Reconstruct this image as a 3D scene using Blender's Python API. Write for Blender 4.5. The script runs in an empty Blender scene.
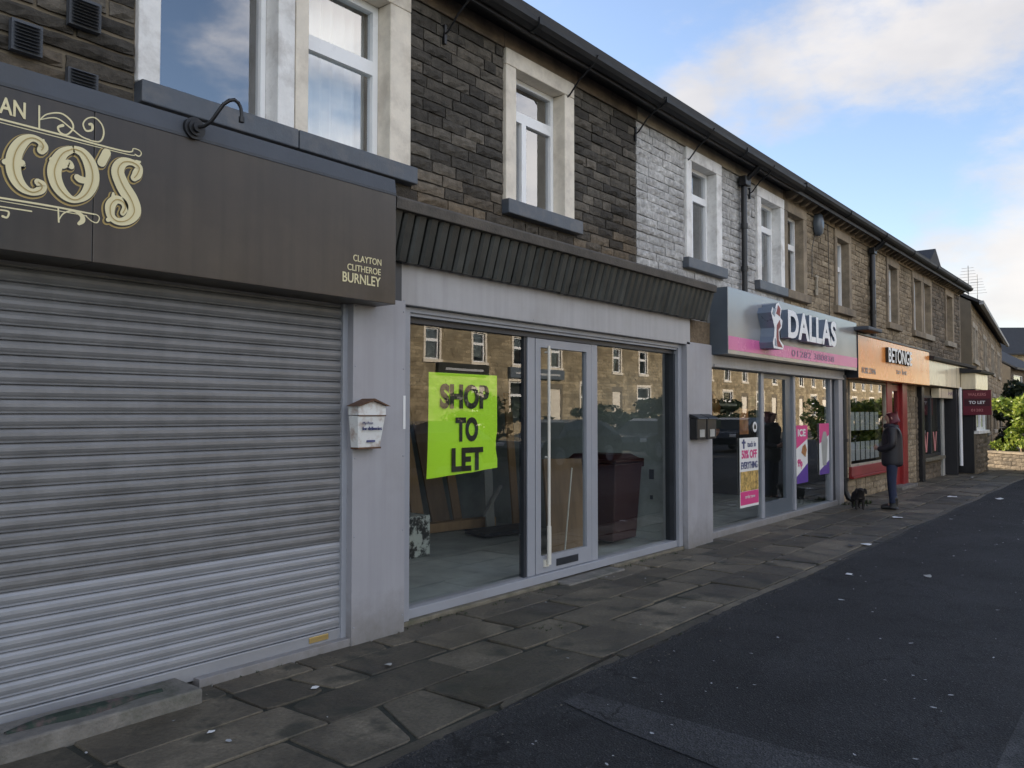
import bpy, bmesh, math, random
from mathutils import Vector, Matrix
R = math.radians
sc = bpy.context.scene
COL = sc.collection
rnd = random.Random(7)

# ------------------------------------------------------------------ materials
def _nodes(name):
    m = bpy.data.materials.new(name); m.use_nodes = True
    nt = m.node_tree; b = nt.nodes['Principled BSDF']
    return m, nt, b
def N(nt, t, **kw):
    n = nt.nodes.new(t)
    for k, v in kw.items():
        if k in n.inputs: n.inputs[k].default_value = v
        else: setattr(n, k, v)
    return n
def ramp(nt, stops, interp='LINEAR'):
    r = nt.nodes.new('ShaderNodeValToRGB'); cr = r.color_ramp; cr.interpolation = interp
    while len(cr.elements) < len(stops): cr.elements.new(.5)
    for e, (p, c) in zip(cr.elements, stops):
        e.position = p; e.color = (c, c, c, 1) if not hasattr(c, '__len__') else (*c, 1)
    return r
def mixc(nt, fac, a, b, mode='MIX'):
    n = nt.nodes.new('ShaderNodeMix'); n.data_type = 'RGBA'; n.blend_type = mode
    for sock, v in ((n.inputs[0], fac), (n.inputs[6], a), (n.inputs[7], b)):
        if hasattr(v, 'is_linked') or isinstance(v, bpy.types.NodeSocket): nt.links.new(v, sock)
        elif hasattr(v, '__len__'): sock.default_value = (*v, 1)
        else: sock.default_value = v
    return n.outputs[2]
def M(name, col, rough=.6, metal=0, var=.15, scale=3, bump=.05, bscale=60, spec=.5, island=0, dirt=None, dirt_amt=.5, dirt_scale=1.5, stretch=(1, 1, 1), coat=0, streak=0, splash=None):
    m, nt, b = _nodes(name); L = nt.links.new
    tc = N(nt, 'ShaderNodeTexCoord'); mp = N(nt, 'ShaderNodeMapping'); mp.inputs['Scale'].default_value = stretch
    L(tc.outputs['Object'], mp.inputs[0]); vec = mp.outputs[0]
    n1 = N(nt, 'ShaderNodeTexNoise', Scale=scale, Detail=6.0, Roughness=.6); L(vec, n1.inputs['Vector'])
    r1 = ramp(nt, [(.3, 1 - var), (.7, 1 + var)]); L(n1.outputs['Fac'], r1.inputs[0])
    c = mixc(nt, 1.0, col, r1.outputs[0], 'MULTIPLY')
    if island:
        g = N(nt, 'ShaderNodeNewGeometry'); r2 = ramp(nt, [(0, 1 - island), (1, 1 + island)])
        L(g.outputs['Random Per Island'], r2.inputs[0]); c = mixc(nt, 1.0, c, r2.outputs[0], 'MULTIPLY')
    if dirt is not None:
        n2 = N(nt, 'ShaderNodeTexNoise', Scale=dirt_scale, Detail=8.0, Roughness=.65); L(vec, n2.inputs['Vector'])
        r3 = ramp(nt, [(.48, 0), (.68, dirt_amt)]); L(n2.outputs['Fac'], r3.inputs[0]); c = mixc(nt, r3.outputs[0], c, dirt)
    if streak:     # rain runs
        m2 = N(nt, 'ShaderNodeMapping'); m2.inputs['Scale'].default_value = (14, 14, .55); L(tc.outputs['Object'], m2.inputs[0]); n6 = N(nt, 'ShaderNodeTexNoise', Scale=1.0, Detail=5.0, Roughness=.6); L(m2.outputs[0], n6.inputs['Vector'])
        r6 = ramp(nt, [(.35, 1 - streak), (.55, 1), (.75, 1 + streak * .4)]); L(n6.outputs['Fac'], r6.inputs[0]); c = mixc(nt, 1.0, c, r6.outputs[0], 'MULTIPLY')
    if splash:     # dried mud thrown up from the pavement, a dirt layer with its own ragged edge
        sz = N(nt, 'ShaderNodeSeparateXYZ'); L(tc.outputs['Object'], sz.inputs[0]); n7 = N(nt, 'ShaderNodeTexNoise', Scale=9.0, Detail=8.0, Roughness=.7); L(tc.outputs['Object'], n7.inputs['Vector'])
        a7 = N(nt, 'ShaderNodeMath', operation='MULTIPLY_ADD'); L(n7.outputs['Fac'], a7.inputs[0]); a7.inputs[1].default_value = -.5; L(sz.outputs[2], a7.inputs[2])
        q7 = N(nt, 'ShaderNodeMapRange'); L(a7.outputs[0], q7.inputs[0]); q7.inputs[1].default_value = -.28; q7.inputs[2].default_value = .1; q7.inputs[3].default_value = .65; q7.inputs[4].default_value = 0; c = mixc(nt, q7.outputs[0], c, splash)
    L(c, b.inputs['Base Color'])
    b.inputs['Metallic'].default_value = metal; b.inputs['Specular IOR Level'].default_value = spec
    rr = ramp(nt, [(.3, max(0, rough - .07)), (.7, min(1, rough + .07))]); L(n1.outputs['Fac'], rr.inputs[0]); L(rr.outputs[0], b.inputs['Roughness'])
    if coat: b.inputs['Coat Weight'].default_value = coat; b.inputs['Coat Roughness'].default_value = .08
    if bump:
        n3 = N(nt, 'ShaderNodeTexNoise', Scale=bscale, Detail=5.0); L(vec, n3.inputs['Vector'])
        bp = N(nt, 'ShaderNodeBump', Strength=bump, Distance=.02); L(n3.outputs['Fac'], bp.inputs['Height']); L(bp.outputs[0], b.inputs['Normal'])
    return m
def glass_mat(name, tint=(.86, .9, .89), f0=.12, wob=.0005):
    m, nt, b = _nodes(name); L = nt.links.new; nt.nodes.remove(b)
    out = [n for n in nt.nodes if n.type == 'OUTPUT_MATERIAL'][0]
    ge = N(nt, 'ShaderNodeNewGeometry'); dt = N(nt, 'ShaderNodeVectorMath', operation='DOT_PRODUCT'); L(ge.outputs['Normal'], dt.inputs[0]); L(ge.outputs['Incoming'], dt.inputs[1])
    ab = N(nt, 'ShaderNodeMath', operation='ABSOLUTE'); L(dt.outputs['Value'], ab.inputs[0])
    om = N(nt, 'ShaderNodeMath', operation='SUBTRACT'); om.inputs[0].default_value = 1; L(ab.outputs[0], om.inputs[1])
    pw = N(nt, 'ShaderNodeMath', operation='POWER'); L(om.outputs[0], pw.inputs[0]); pw.inputs[1].default_value = 4.2
    fr = N(nt, 'ShaderNodeMath', operation='MULTIPLY_ADD'); L(pw.outputs[0], fr.inputs[0]); fr.inputs[1].default_value = 1 - f0; fr.inputs[2].default_value = f0
    tr = N(nt, 'ShaderNodeBsdfTransparent'); tr.inputs[0].default_value = (*tint, 1)
    gl = N(nt, 'ShaderNodeBsdfGlossy'); gl.inputs['Roughness'].default_value = .0; gl.inputs['Color'].default_value = (.95, .95, .95, 1)
    tc = N(nt, 'ShaderNodeTexCoord'); nz = N(nt, 'ShaderNodeTexNoise', Scale=1.6, Detail=1.0); L(tc.outputs['Object'], nz.inputs['Vector'])
    bp = N(nt, 'ShaderNodeBump', Strength=.5, Distance=wob); L(nz.outputs['Fac'], bp.inputs['Height'])
    L(bp.outputs[0], gl.inputs['Normal'])
    mx = N(nt, 'ShaderNodeMixShader'); L(fr.outputs[0], mx.inputs[0]); L(tr.outputs[0], mx.inputs[1]); L(gl.outputs[0], mx.inputs[2])
    L(mx.outputs[0], out.inputs[0]); return m
def stone_mat(name, c1, c2, c3, rough=.85, zfade=None):
    m, nt, b = _nodes(name); L = nt.links.new
    tc = N(nt, 'ShaderNodeTexCoord'); vec = tc.outputs['Object']
    g = N(nt, 'ShaderNodeNewGeometry')
    r = ramp(nt, [(0, c1), (.55, c2), (1, c3)]); L(g.outputs['Random Per Island'], r.inputs[0])
    n1 = N(nt, 'ShaderNodeTexNoise', Scale=14.0, Detail=8.0, Roughness=.7); L(vec, n1.inputs['Vector'])
    r1 = ramp(nt, [(.3, .55), (.72, 1.5)]); L(n1.outputs['Fac'], r1.inputs[0])
    c = mixc(nt, 1.0, r.outputs[0], r1.outputs[0], 'MULTIPLY')
    n2 = N(nt, 'ShaderNodeTexNoise', Scale=.9, Detail=5.0); L(vec, n2.inputs['Vector'])
    r2 = ramp(nt, [(.35, .72), (.7, 1.3)]); L(n2.outputs['Fac'], r2.inputs[0])
    c = mixc(nt, 1.0, c, r2.outputs[0], 'MULTIPLY')
    if zfade:      # cleaner brown stone low on the wall, as in the place
        z0, z1, cc = zfade
        sp = N(nt, 'ShaderNodeSeparateXYZ'); L(vec, sp.inputs[0])
        ad = N(nt, 'ShaderNodeMath', operation='MULTIPLY_ADD'); L(n2.outputs['Fac'], ad.inputs[0]); ad.inputs[1].default_value = .9; L(sp.outputs[2], ad.inputs[2])
        mr = N(nt, 'ShaderNodeMapRange'); L(ad.outputs[0], mr.inputs[0]); mr.inputs[1].default_value = z0 + .45; mr.inputs[2].default_value = z1 + .45; mr.inputs[3].default_value = .75; mr.inputs[4].default_value = 0
        cb = mixc(nt, 1.0, cc, r1.outputs[0], 'MULTIPLY')
        gt = N(nt, 'ShaderNodeMath', operation='MULTIPLY'); L(mr.outputs[0], gt.inputs[0])
        r5 = ramp(nt, [(.35, .2), (.6, 1)]); L(g.outputs['Random Per Island'], r5.inputs[0]); L(r5.outputs[0], gt.inputs[1])
        c = mixc(nt, gt.outputs[0], c, cb)
    L(c, b.inputs['Base Color']); b.inputs['Roughness'].default_value = rough; b.inputs['Specular IOR Level'].default_value = .3
    n3 = N(nt, 'ShaderNodeTexNoise', Scale=38.0, Detail=8.0, Roughness=.7); L(vec, n3.inputs['Vector'])
    bp = N(nt, 'ShaderNodeBump', Strength=.55, Distance=.03); L(n3.outputs['Fac'], bp.inputs['Height']); L(bp.outputs[0], b.inputs['Normal'])
    return m

MT = {}
MT['stone_dark'] = stone_mat('soot_stone', (.045, .041, .036), (.085, .076, .064), (.15, .132, .108), zfade=(3.15, 3.75, (.20, .145, .09)))
MT['stone_paint'] = stone_mat('painted_stone', (.40, .395, .39), (.44, .435, .425), (.48, .475, .465))
MT['stone_tan'] = stone_mat('tan_stone', (.21, .165, .112), (.27, .215, .145), (.34, .275, .19))
MT['stone_brown'] = stone_mat('brown_stone', (.10, .082, .062), (.15, .122, .09), (.21, .17, .125))
MT['stone_sun'] = stone_mat('warm_stone', (.22, .175, .11), (.29, .235, .15), (.37, .30, .195))
MT['mortar_dark'] = M('mortar_dark', (.06, .054, .047), .9, bump=.3)
MT['mortar_grey'] = M('mortar_grey', (.3, .295, .285), .9, bump=.3)
MT['mortar_tan'] = M('mortar_tan', (.17, .14, .10), .9, bump=.3)
MT['ashlar'] = M('ashlar', (.26, .21, .15), .85, var=.3, scale=5, bump=.25, island=.3, dirt=(.07, .06, .05), dirt_amt=.7)
MT['ashlar_dark'] = M('ashlar_dark', (.17, .135, .10), .85, var=.35, scale=5, bump=.25, island=.4, dirt=(.045, .04, .036), dirt_amt=.85)
MT['ashlar_pale'] = M('ashlar_pale', (.33, .29, .23), .85, var=.2, scale=5, bump=.2, island=.15, dirt=(.1, .09, .08))
MT['cream_surround'] = M('cream_paint', (.78, .71, .60), .6, var=.1, scale=7, bump=.15, dirt=(.42, .36, .29), dirt_amt=.5, dirt_scale=4)
MT['white_surround'] = M('white_paint', (.82, .81, .79), .6, var=.1, scale=7, bump=.15, dirt=(.36, .33, .3), dirt_amt=.55, dirt_scale=5)
MT['blue_sill'] = M('slate_paint', (.075, .088, .108), .45, var=.2, scale=6, bump=.1, dirt=(.2, .18, .16), dirt_amt=.35, dirt_scale=5)
MT['upvc'] = M('white_plastic', (.88, .89, .90), .3, var=.05, bump=0)
MT['lead'] = M('lead_flashing', (.062, .07, .085), .6, var=.2, scale=4, bump=.1, dirt=(.06, .06, .06))
MT['felt'] = M('felt_flashing', (.085, .075, .064), .85, var=.3, scale=8, bump=.3, dirt=(.14, .12, .1))
MT['black_metal'] = M('black_metal', (.012, .012, .014), .4, var=.3, bump=.05)
MT['gutter'] = M('black_gutter', (.007, .008, .010), .55, var=.25, bump=.03, dirt=(.06, .055, .05), dirt_amt=.3)
MT['soffit'] = M('dark_timber', (.02, .02, .023), .6, var=.3, bump=.1)
MT['slate'] = M('roof_slate', (.04, .039, .039), .8, var=.3, scale=4, bump=.2, island=.25)
MT['sign_dark'] = M('dark_sign_board', (.046, .036, .028), .34, var=.3, scale=1.3, bump=.01, bscale=6, dirt=(.070, .055, .040), dirt_amt=.7, dirt_scale=2.2, streak=.16)
MT['gold'] = M('gold_leaf', (.42, .30, .10), .45, var=.1, bump=0)
MT['cream_letter'] = M('cream_letter', (.74, .66, .40), .5, var=.06, bump=0)
MT['ink_brown'] = M('ink_brown', (.03, .025, .018), .5, bump=0)
MT['shutter_old'] = M('dull_steel', (.205, .206, .212), .45, metal=.2, var=.14, scale=2.2, bump=.06, bscale=30, dirt=(.12, .12, .12), dirt_amt=.5, dirt_scale=2.5, stretch=(1, 1, 3), streak=.07)
MT['shutter_new'] = M('galvanised_steel', (.295, .305, .33), .42, metal=.2, var=.14, scale=3, bump=.03, bscale=30, dirt=(.25, .25, .26), dirt_amt=.5)
MT['grey_panel'] = M('grey_panel', (.335, .335, .365), .42, var=.05, scale=1.5, bump=.008, bscale=8, dirt=(.25, .245, .25), dirt_amt=.45, dirt_scale=1.6, streak=.07, splash=(.13, .12, .10))
MT['grey_box'] = M('pale_grey_box', (.37, .365, .375), .42, var=.05, scale=1.5, bump=.008, bscale=8, dirt=(.28, .27, .26), dirt_amt=.5, dirt_scale=1.7, streak=.10)
MT['alu'] = M('powder_coat', (.30, .315, .355), .35, var=.06, bump=0, dirt=(.2, .2, .21), dirt_amt=.4)
MT['dark_frame'] = M('dark_gasket', (.022, .026, .034), .4, var=.2, bump=0)
MT['concrete'] = M('concrete', (.17, .16, .145), .9, var=.3, scale=9, bump=.4, dirt=(.07, .075, .055), dirt_amt=.8, dirt_scale=4)
MT['stall_sill'] = M('sandstone_sill', (.155, .138, .105), .9, var=.3, scale=9, bump=.3, dirt=(.09, .09, .055), dirt_amt=.8, dirt_scale=4)
MT['tile_clad'] = M('dark_cladding', (.036, .039, .037), .4, var=.35, scale=5, bump=.15, island=.3, dirt=(.06, .06, .055), dirt_amt=.35)
MT['shop_glass'] = glass_mat('shop_glass')
MT['house_glass'] = glass_mat('house_glass', (.82, .85, .87), .26, .001)
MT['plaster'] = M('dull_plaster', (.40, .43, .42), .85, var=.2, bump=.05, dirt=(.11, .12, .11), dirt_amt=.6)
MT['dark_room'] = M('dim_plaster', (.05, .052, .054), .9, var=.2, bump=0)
MT['shop_floor'] = M('bare_concrete_floor', (.44, .46, .44), .75, var=.2, scale=2.5, bump=.1, dirt=(.28, .29, .28), dirt_amt=.7)
MT['curtain'] = M('net_curtain', (.72, .77, .77), .8, var=.06, bump=0)
MT['blind'] = M('window_blind', (.42, .43, .44), .8, var=.1, bump=0)
MT['lime'] = M('fluorescent_paper', (.60, .97, .035), .55, var=.03, bump=.02, bscale=5)
MT['ink'] = M('black_ink', (.022, .02, .014), .5, bump=0)
MT['timber'] = M('timber', (.34, .21, .11), .7, var=.3, scale=4, bump=.1, stretch=(1, 1, .2))
MT['timber_dark'] = M('old_timber', (.20, .13, .075), .7, var=.35, scale=4, bump=.1, stretch=(1, 1, .2))
MT['board_grey'] = M('grey_board', (.34, .34, .32), .7, var=.2, bump=.05)
MT['bin_red'] = M('bin_plastic', (.032, .006, .007), .5, var=.15, bump=.03)
MT['white_card'] = M('white_card', (.72, .72, .71), .6, var=.04, bump=0)
MT['splatter'] = None
MT['pole'] = M('white_pole', (.62, .60, .54), .45, var=.1, bump=0)
MT['mail_white'] = M('chipped_enamel', (.70, .71, .70), .5, var=.06, bump=.04, dirt=(.24, .10, .035), dirt_amt=.75, dirt_scale=9)
MT['rust'] = M('rust', (.10, .05, .028), .85, var=.4, scale=20, bump=.2)
MT['brass'] = M('brass', (.55, .40, .16), .4, metal=.6, bump=0)
MT['silver_sign'] = M('silver_sign_panel', (.36, .365, .37), .2, metal=.35, var=.05, bump=.006, bscale=5, scale=1.5)
MT['silver_side'] = M('blue_grey_side', (.10, .12, .145), .35, var=.1, bump=0)
MT['pink'] = M('pink_vinyl', (.66, .16, .38), .25, var=.05, bump=0)
MT['hot_pink'] = M('hot_pink_print', (.62, .05, .22), .5, var=.05, bump=0)
MT['letter_white'] = M('white_acrylic', (.80, .80, .83), .3, var=.03, bump=0)
MT['letter_side'] = M('letter_return', (.19, .235, .31), .3, metal=.3, var=.1, bump=0)
MT['purple_ink'] = M('purple_ink', (.17, .09, .20), .4, bump=0)
MT['navy_ink'] = M('navy_ink', (.05, .06, .17), .5, bump=0)
MT['violet'] = M('violet_print', (.10, .04, .30), .5, bump=0)
MT['food'] = M('fried_food_print', (.50, .33, .10), .6, var=.8, scale=14, bump=0, dirt=(.11, .10, .03), dirt_amt=.9, dirt_scale=11)
MT['burger'] = M('burger_print', (.34, .13, .04), .5, var=.6, scale=8, bump=0, dirt=(.45, .30, .10), dirt_amt=.8, dirt_scale=6)
MT['orange'] = M('orange_sign', (.95, .36, .09), .25, var=.05, bump=.006, bscale=5, coat=.4)
MT['cream_sign'] = M('cream_sign', (.75, .66, .48), .3, var=.15, scale=3, bump=.01, bscale=5, coat=.3, stretch=(1.6, 1, .2))
MT['red_paint'] = M('red_paint', (.24, .017, .02), .4, var=.15, bump=.02)
MT['red_dull'] = M('dull_red', (.22, .03, .032), .5, var=.2, bump=.02)
MT['maroon'] = M('maroon_board', (.14, .012, .028), .4, var=.06, bump=0)
MT['maroon_dark'] = M('maroon_band', (.06, .008, .018), .4, bump=0)
MT['pink_ink'] = M('pale_red_ink', (.55, .22, .22), .5, bump=0)
MT['leaf'] = None
# flags, asphalt
def ground_mats():
    m, nt, b = _nodes('flagstone'); L = nt.links.new
    tc = N(nt, 'ShaderNodeTexCoord'); v = tc.outputs['Object']; g = N(nt, 'ShaderNodeNewGeometry')
    r = ramp(nt, [(0, (.062, .053, .038)), (.5, (.105, .090, .065)), (1, (.16, .136, .098))]); L(g.outputs['Random Per Island'], r.inputs[0])
    n1 = N(nt, 'ShaderNodeTexNoise', Scale=1.7, Detail=9.0, Roughness=.65); L(v, n1.inputs['Vector'])
    r1 = ramp(nt, [(.32, .38), (.5, .9), (.7, 1.45)]); L(n1.outputs['Fac'], r1.inputs[0]); c = mixc(nt, 1.0, r.outputs[0], r1.outputs[0], 'MULTIPLY')
    n2 = N(nt, 'ShaderNodeTexNoise', Scale=45.0, Detail=6.0, Roughness=.7); L(v, n2.inputs['Vector'])
    r2 = ramp(nt, [(.3, .65), (.7, 1.35)]); L(n2.outputs['Fac'], r2.inputs[0]); c = mixc(nt, 1.0, c, r2.outputs[0], 'MULTIPLY')
    # damp, mossy patches
    n4 = N(nt, 'ShaderNodeTexNoise', Scale=3.3, Detail=4.0); L(v, n4.inputs['Vector']); r4 = ramp(nt, [(.55, 0), (.66, .75)]); L(n4.outputs['Fac'], r4.inputs[0])
    c = mixc(nt, r4.outputs[0], c, (.028, .029, .021))
    L(c, b.inputs['Base Color'])
    rr = ramp(nt, [(.35, .42), (.6, .8)]); L(n1.outputs['Fac'], rr.inputs[0]); L(rr.outputs[0], b.inputs['Roughness'])
    bp = N(nt, 'ShaderNodeBump', Strength=.35, Distance=.02); L(n2.outputs['Fac'], bp.inputs['Height'])
    bp2 = N(nt, 'ShaderNodeBump', Strength=.4, Distance=.05); L(n1.outputs['Fac'], bp2.inputs['Height']); L(bp.outputs[0], bp2.inputs['Normal']); L(bp2.outputs[0], b.inputs['Normal'])
    MT['flag'] = m
    def asph(name, col, speck, sc_=1):
        m, nt, b = _nodes(name); L = nt.links.new
        tc = N(nt, 'ShaderNodeTexCoord'); v = tc.outputs['Object']
        n1 = N(nt, 'ShaderNodeTexNoise', Scale=.9, Detail=6.0); L(v, n1.inputs['Vector'])
        r1 = ramp(nt, [(.3, .7), (.7, 1.35)]); L(n1.outputs['Fac'], r1.inputs[0])
        vo = N(nt, 'ShaderNodeTexVoronoi', Scale=95.0 * sc_); L(v, vo.inputs['Vector'])
        r2 = ramp(nt, [(.0, speck), (.5, 1.0), (1, .5)]); L(vo.outputs['Color'], r2.inputs[0])
        n3 = N(nt, 'ShaderNodeTexNoise', Scale=170.0, Detail=3.0); L(v, n3.inputs['Vector']); r3 = ramp(nt, [(.3, .55), (.7, 1.5)]); L(n3.outputs['Fac'], r3.inputs[0])
        c = mixc(nt, 1.0, col, r1.outputs[0], 'MULTIPLY'); c = mixc(nt, 1.0, c, r2.outputs[0], 'MULTIPLY'); c = mixc(nt, 1.0, c, r3.outputs[0], 'MULTIPLY')
        # tar-dark stains and paler worn or dusty drifts
        n5 = N(nt, 'ShaderNodeTexNoise', Scale=2.6, Detail=9.0, Roughness=.7); L(v, n5.inputs['Vector']); r5 = ramp(nt, [(.36, .62), (.5, 1), (.62, 1.0), (.74, 1.5)]); L(n5.outputs['Fac'], r5.inputs[0]); c = mixc(nt, 1.0, c, r5.outputs[0], 'MULTIPLY')
        # bare pale stones in the tar
        v2 = N(nt, 'ShaderNodeTexVoronoi', Scale=60.0); L(v, v2.inputs['Vector']); g2 = N(nt, 'ShaderNodeMath', operation='LESS_THAN'); L(v2.outputs['Distance'], g2.inputs[0]); g2.inputs[1].default_value = .23
        s2 = N(nt, 'ShaderNodeSeparateColor'); L(v2.outputs['Color'], s2.inputs[0]); g3 = N(nt, 'ShaderNodeMath', operation='GREATER_THAN'); L(s2.outputs[0], g3.inputs[0]); g3.inputs[1].default_value = .82
        g4 = N(nt, 'ShaderNodeMath', operation='MULTIPLY'); L(g2.outputs[0], g4.inputs[0]); L(g3.outputs[0], g4.inputs[1]); c = mixc(nt, g4.outputs[0], c, (.12, .115, .105))
        # hairline cracks
        vc = N(nt, 'ShaderNodeTexVoronoi', feature='DISTANCE_TO_EDGE', Scale=.55); nzc = N(nt, 'ShaderNodeTexNoise', Scale=3.0, Detail=6.0); L(v, nzc.inputs['Vector']); mxv = N(nt, 'ShaderNodeVectorMath', operation='MULTIPLY_ADD'); L(nzc.outputs['Color'], mxv.inputs[0]); mxv.inputs[1].default_value = (.5, .5, .5); L(v, mxv.inputs[2]); L(mxv.outputs[0], vc.inputs['Vector'])
        gc = N(nt, 'ShaderNodeMath', operation='LESS_THAN'); L(vc.outputs['Distance'], gc.inputs[0]); gc.inputs[1].default_value = .0035; gm = N(nt, 'ShaderNodeMath', operation='MULTIPLY'); L(gc.outputs[0], gm.inputs[0]); rk = ramp(nt, [(.5, 0), (.56, .8)]); L(n1.outputs['Fac'], rk.inputs[0]); L(rk.outputs[0], gm.inputs[1]); c = mixc(nt, gm.outputs[0], c, (.008, .008, .008))
        L(c, b.inputs['Base Color']); b.inputs['Roughness'].default_value = .8; b.inputs['Specular IOR Level'].default_value = .35
        bp = N(nt, 'ShaderNodeBump', Strength=.7, Distance=.012); L(vo.outputs['Distance'], bp.inputs['Height'])
        bp2 = N(nt, 'ShaderNodeBump', Strength=.4, Distance=.01); L(n3.outputs['Fac'], bp2.inputs['Height']); L(bp.outputs[0], bp2.inputs['Normal']); L(bp2.outputs[0], b.inputs['Normal'])
        return m
    MT['asphalt'] = asph('dark_asphalt', (.0225, .0225, .0235), 1.7)
    MT['asphalt_old'] = asph('worn_asphalt', (.058, .058, .058), 1.6)
    MT['asphalt_patch'] = asph('patched_asphalt', (.044, .044, .046), 1.6)
    MT['kerb'] = M('kerb_stone', (.10, .095, .08), .85, var=.35, scale=4, bump=.35, island=.2)
    MT['joint'] = M('joint_soil', (.028, .03, .022), .95, var=.4, scale=8, bump=.5)
    MT['earth'] = M('ground_earth', (.07, .065, .05), .95, var=.3, scale=.2, bump=.2)
    m, nt, b = _nodes('paint_splattered_block'); L = nt.links.new
    tc = N(nt, 'ShaderNodeTexCoord'); n1 = N(nt, 'ShaderNodeTexNoise', Scale=7.0, Detail=9.0, Roughness=.75); L(tc.outputs['Object'], n1.inputs['Vector'])
    r1 = ramp(nt, [(.47, (.03, .03, .03)), (.52, (.6, .62, .58))]); L(n1.outputs['Fac'], r1.inputs[0]); L(r1.outputs[0], b.inputs['Base Color']); MT['splatter'] = m
    def leafm(name, col, col2):
        m, nt, b = _nodes(name); L = nt.links.new
        g = N(nt, 'ShaderNodeNewGeometry'); r = ramp(nt, [(0, col), (1, col2)]); L(g.outputs['Random Per Island'], r.inputs[0]); L(r.outputs[0], b.inputs['Base Color'])
        b.inputs['Roughness'].default_value = .4
        out = [n for n in nt.nodes if n.type == 'OUTPUT_MATERIAL'][0]
        tl = N(nt, 'ShaderNodeBsdfTranslucent'); L(r.outputs[0], tl.inputs[0]); mx = N(nt, 'ShaderNodeMixShader'); mx.inputs[0].default_value = .35
        L(b.outputs[0], mx.inputs[1]); L(tl.outputs[0], mx.inputs[2]); L(mx.outputs[0], out.inputs[0]); return m
    MT['leaf'] = leafm('laurel_leaf', (.08, .15, .02), (.36, .42, .07))
    MT['leaf_dark'] = leafm('dark_leaf', (.012, .025, .010), (.035, .055, .02))
    MT['moss'] = leafm('weed_leaf', (.02, .035, .012), (.05, .075, .025))
ground_mats()

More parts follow.
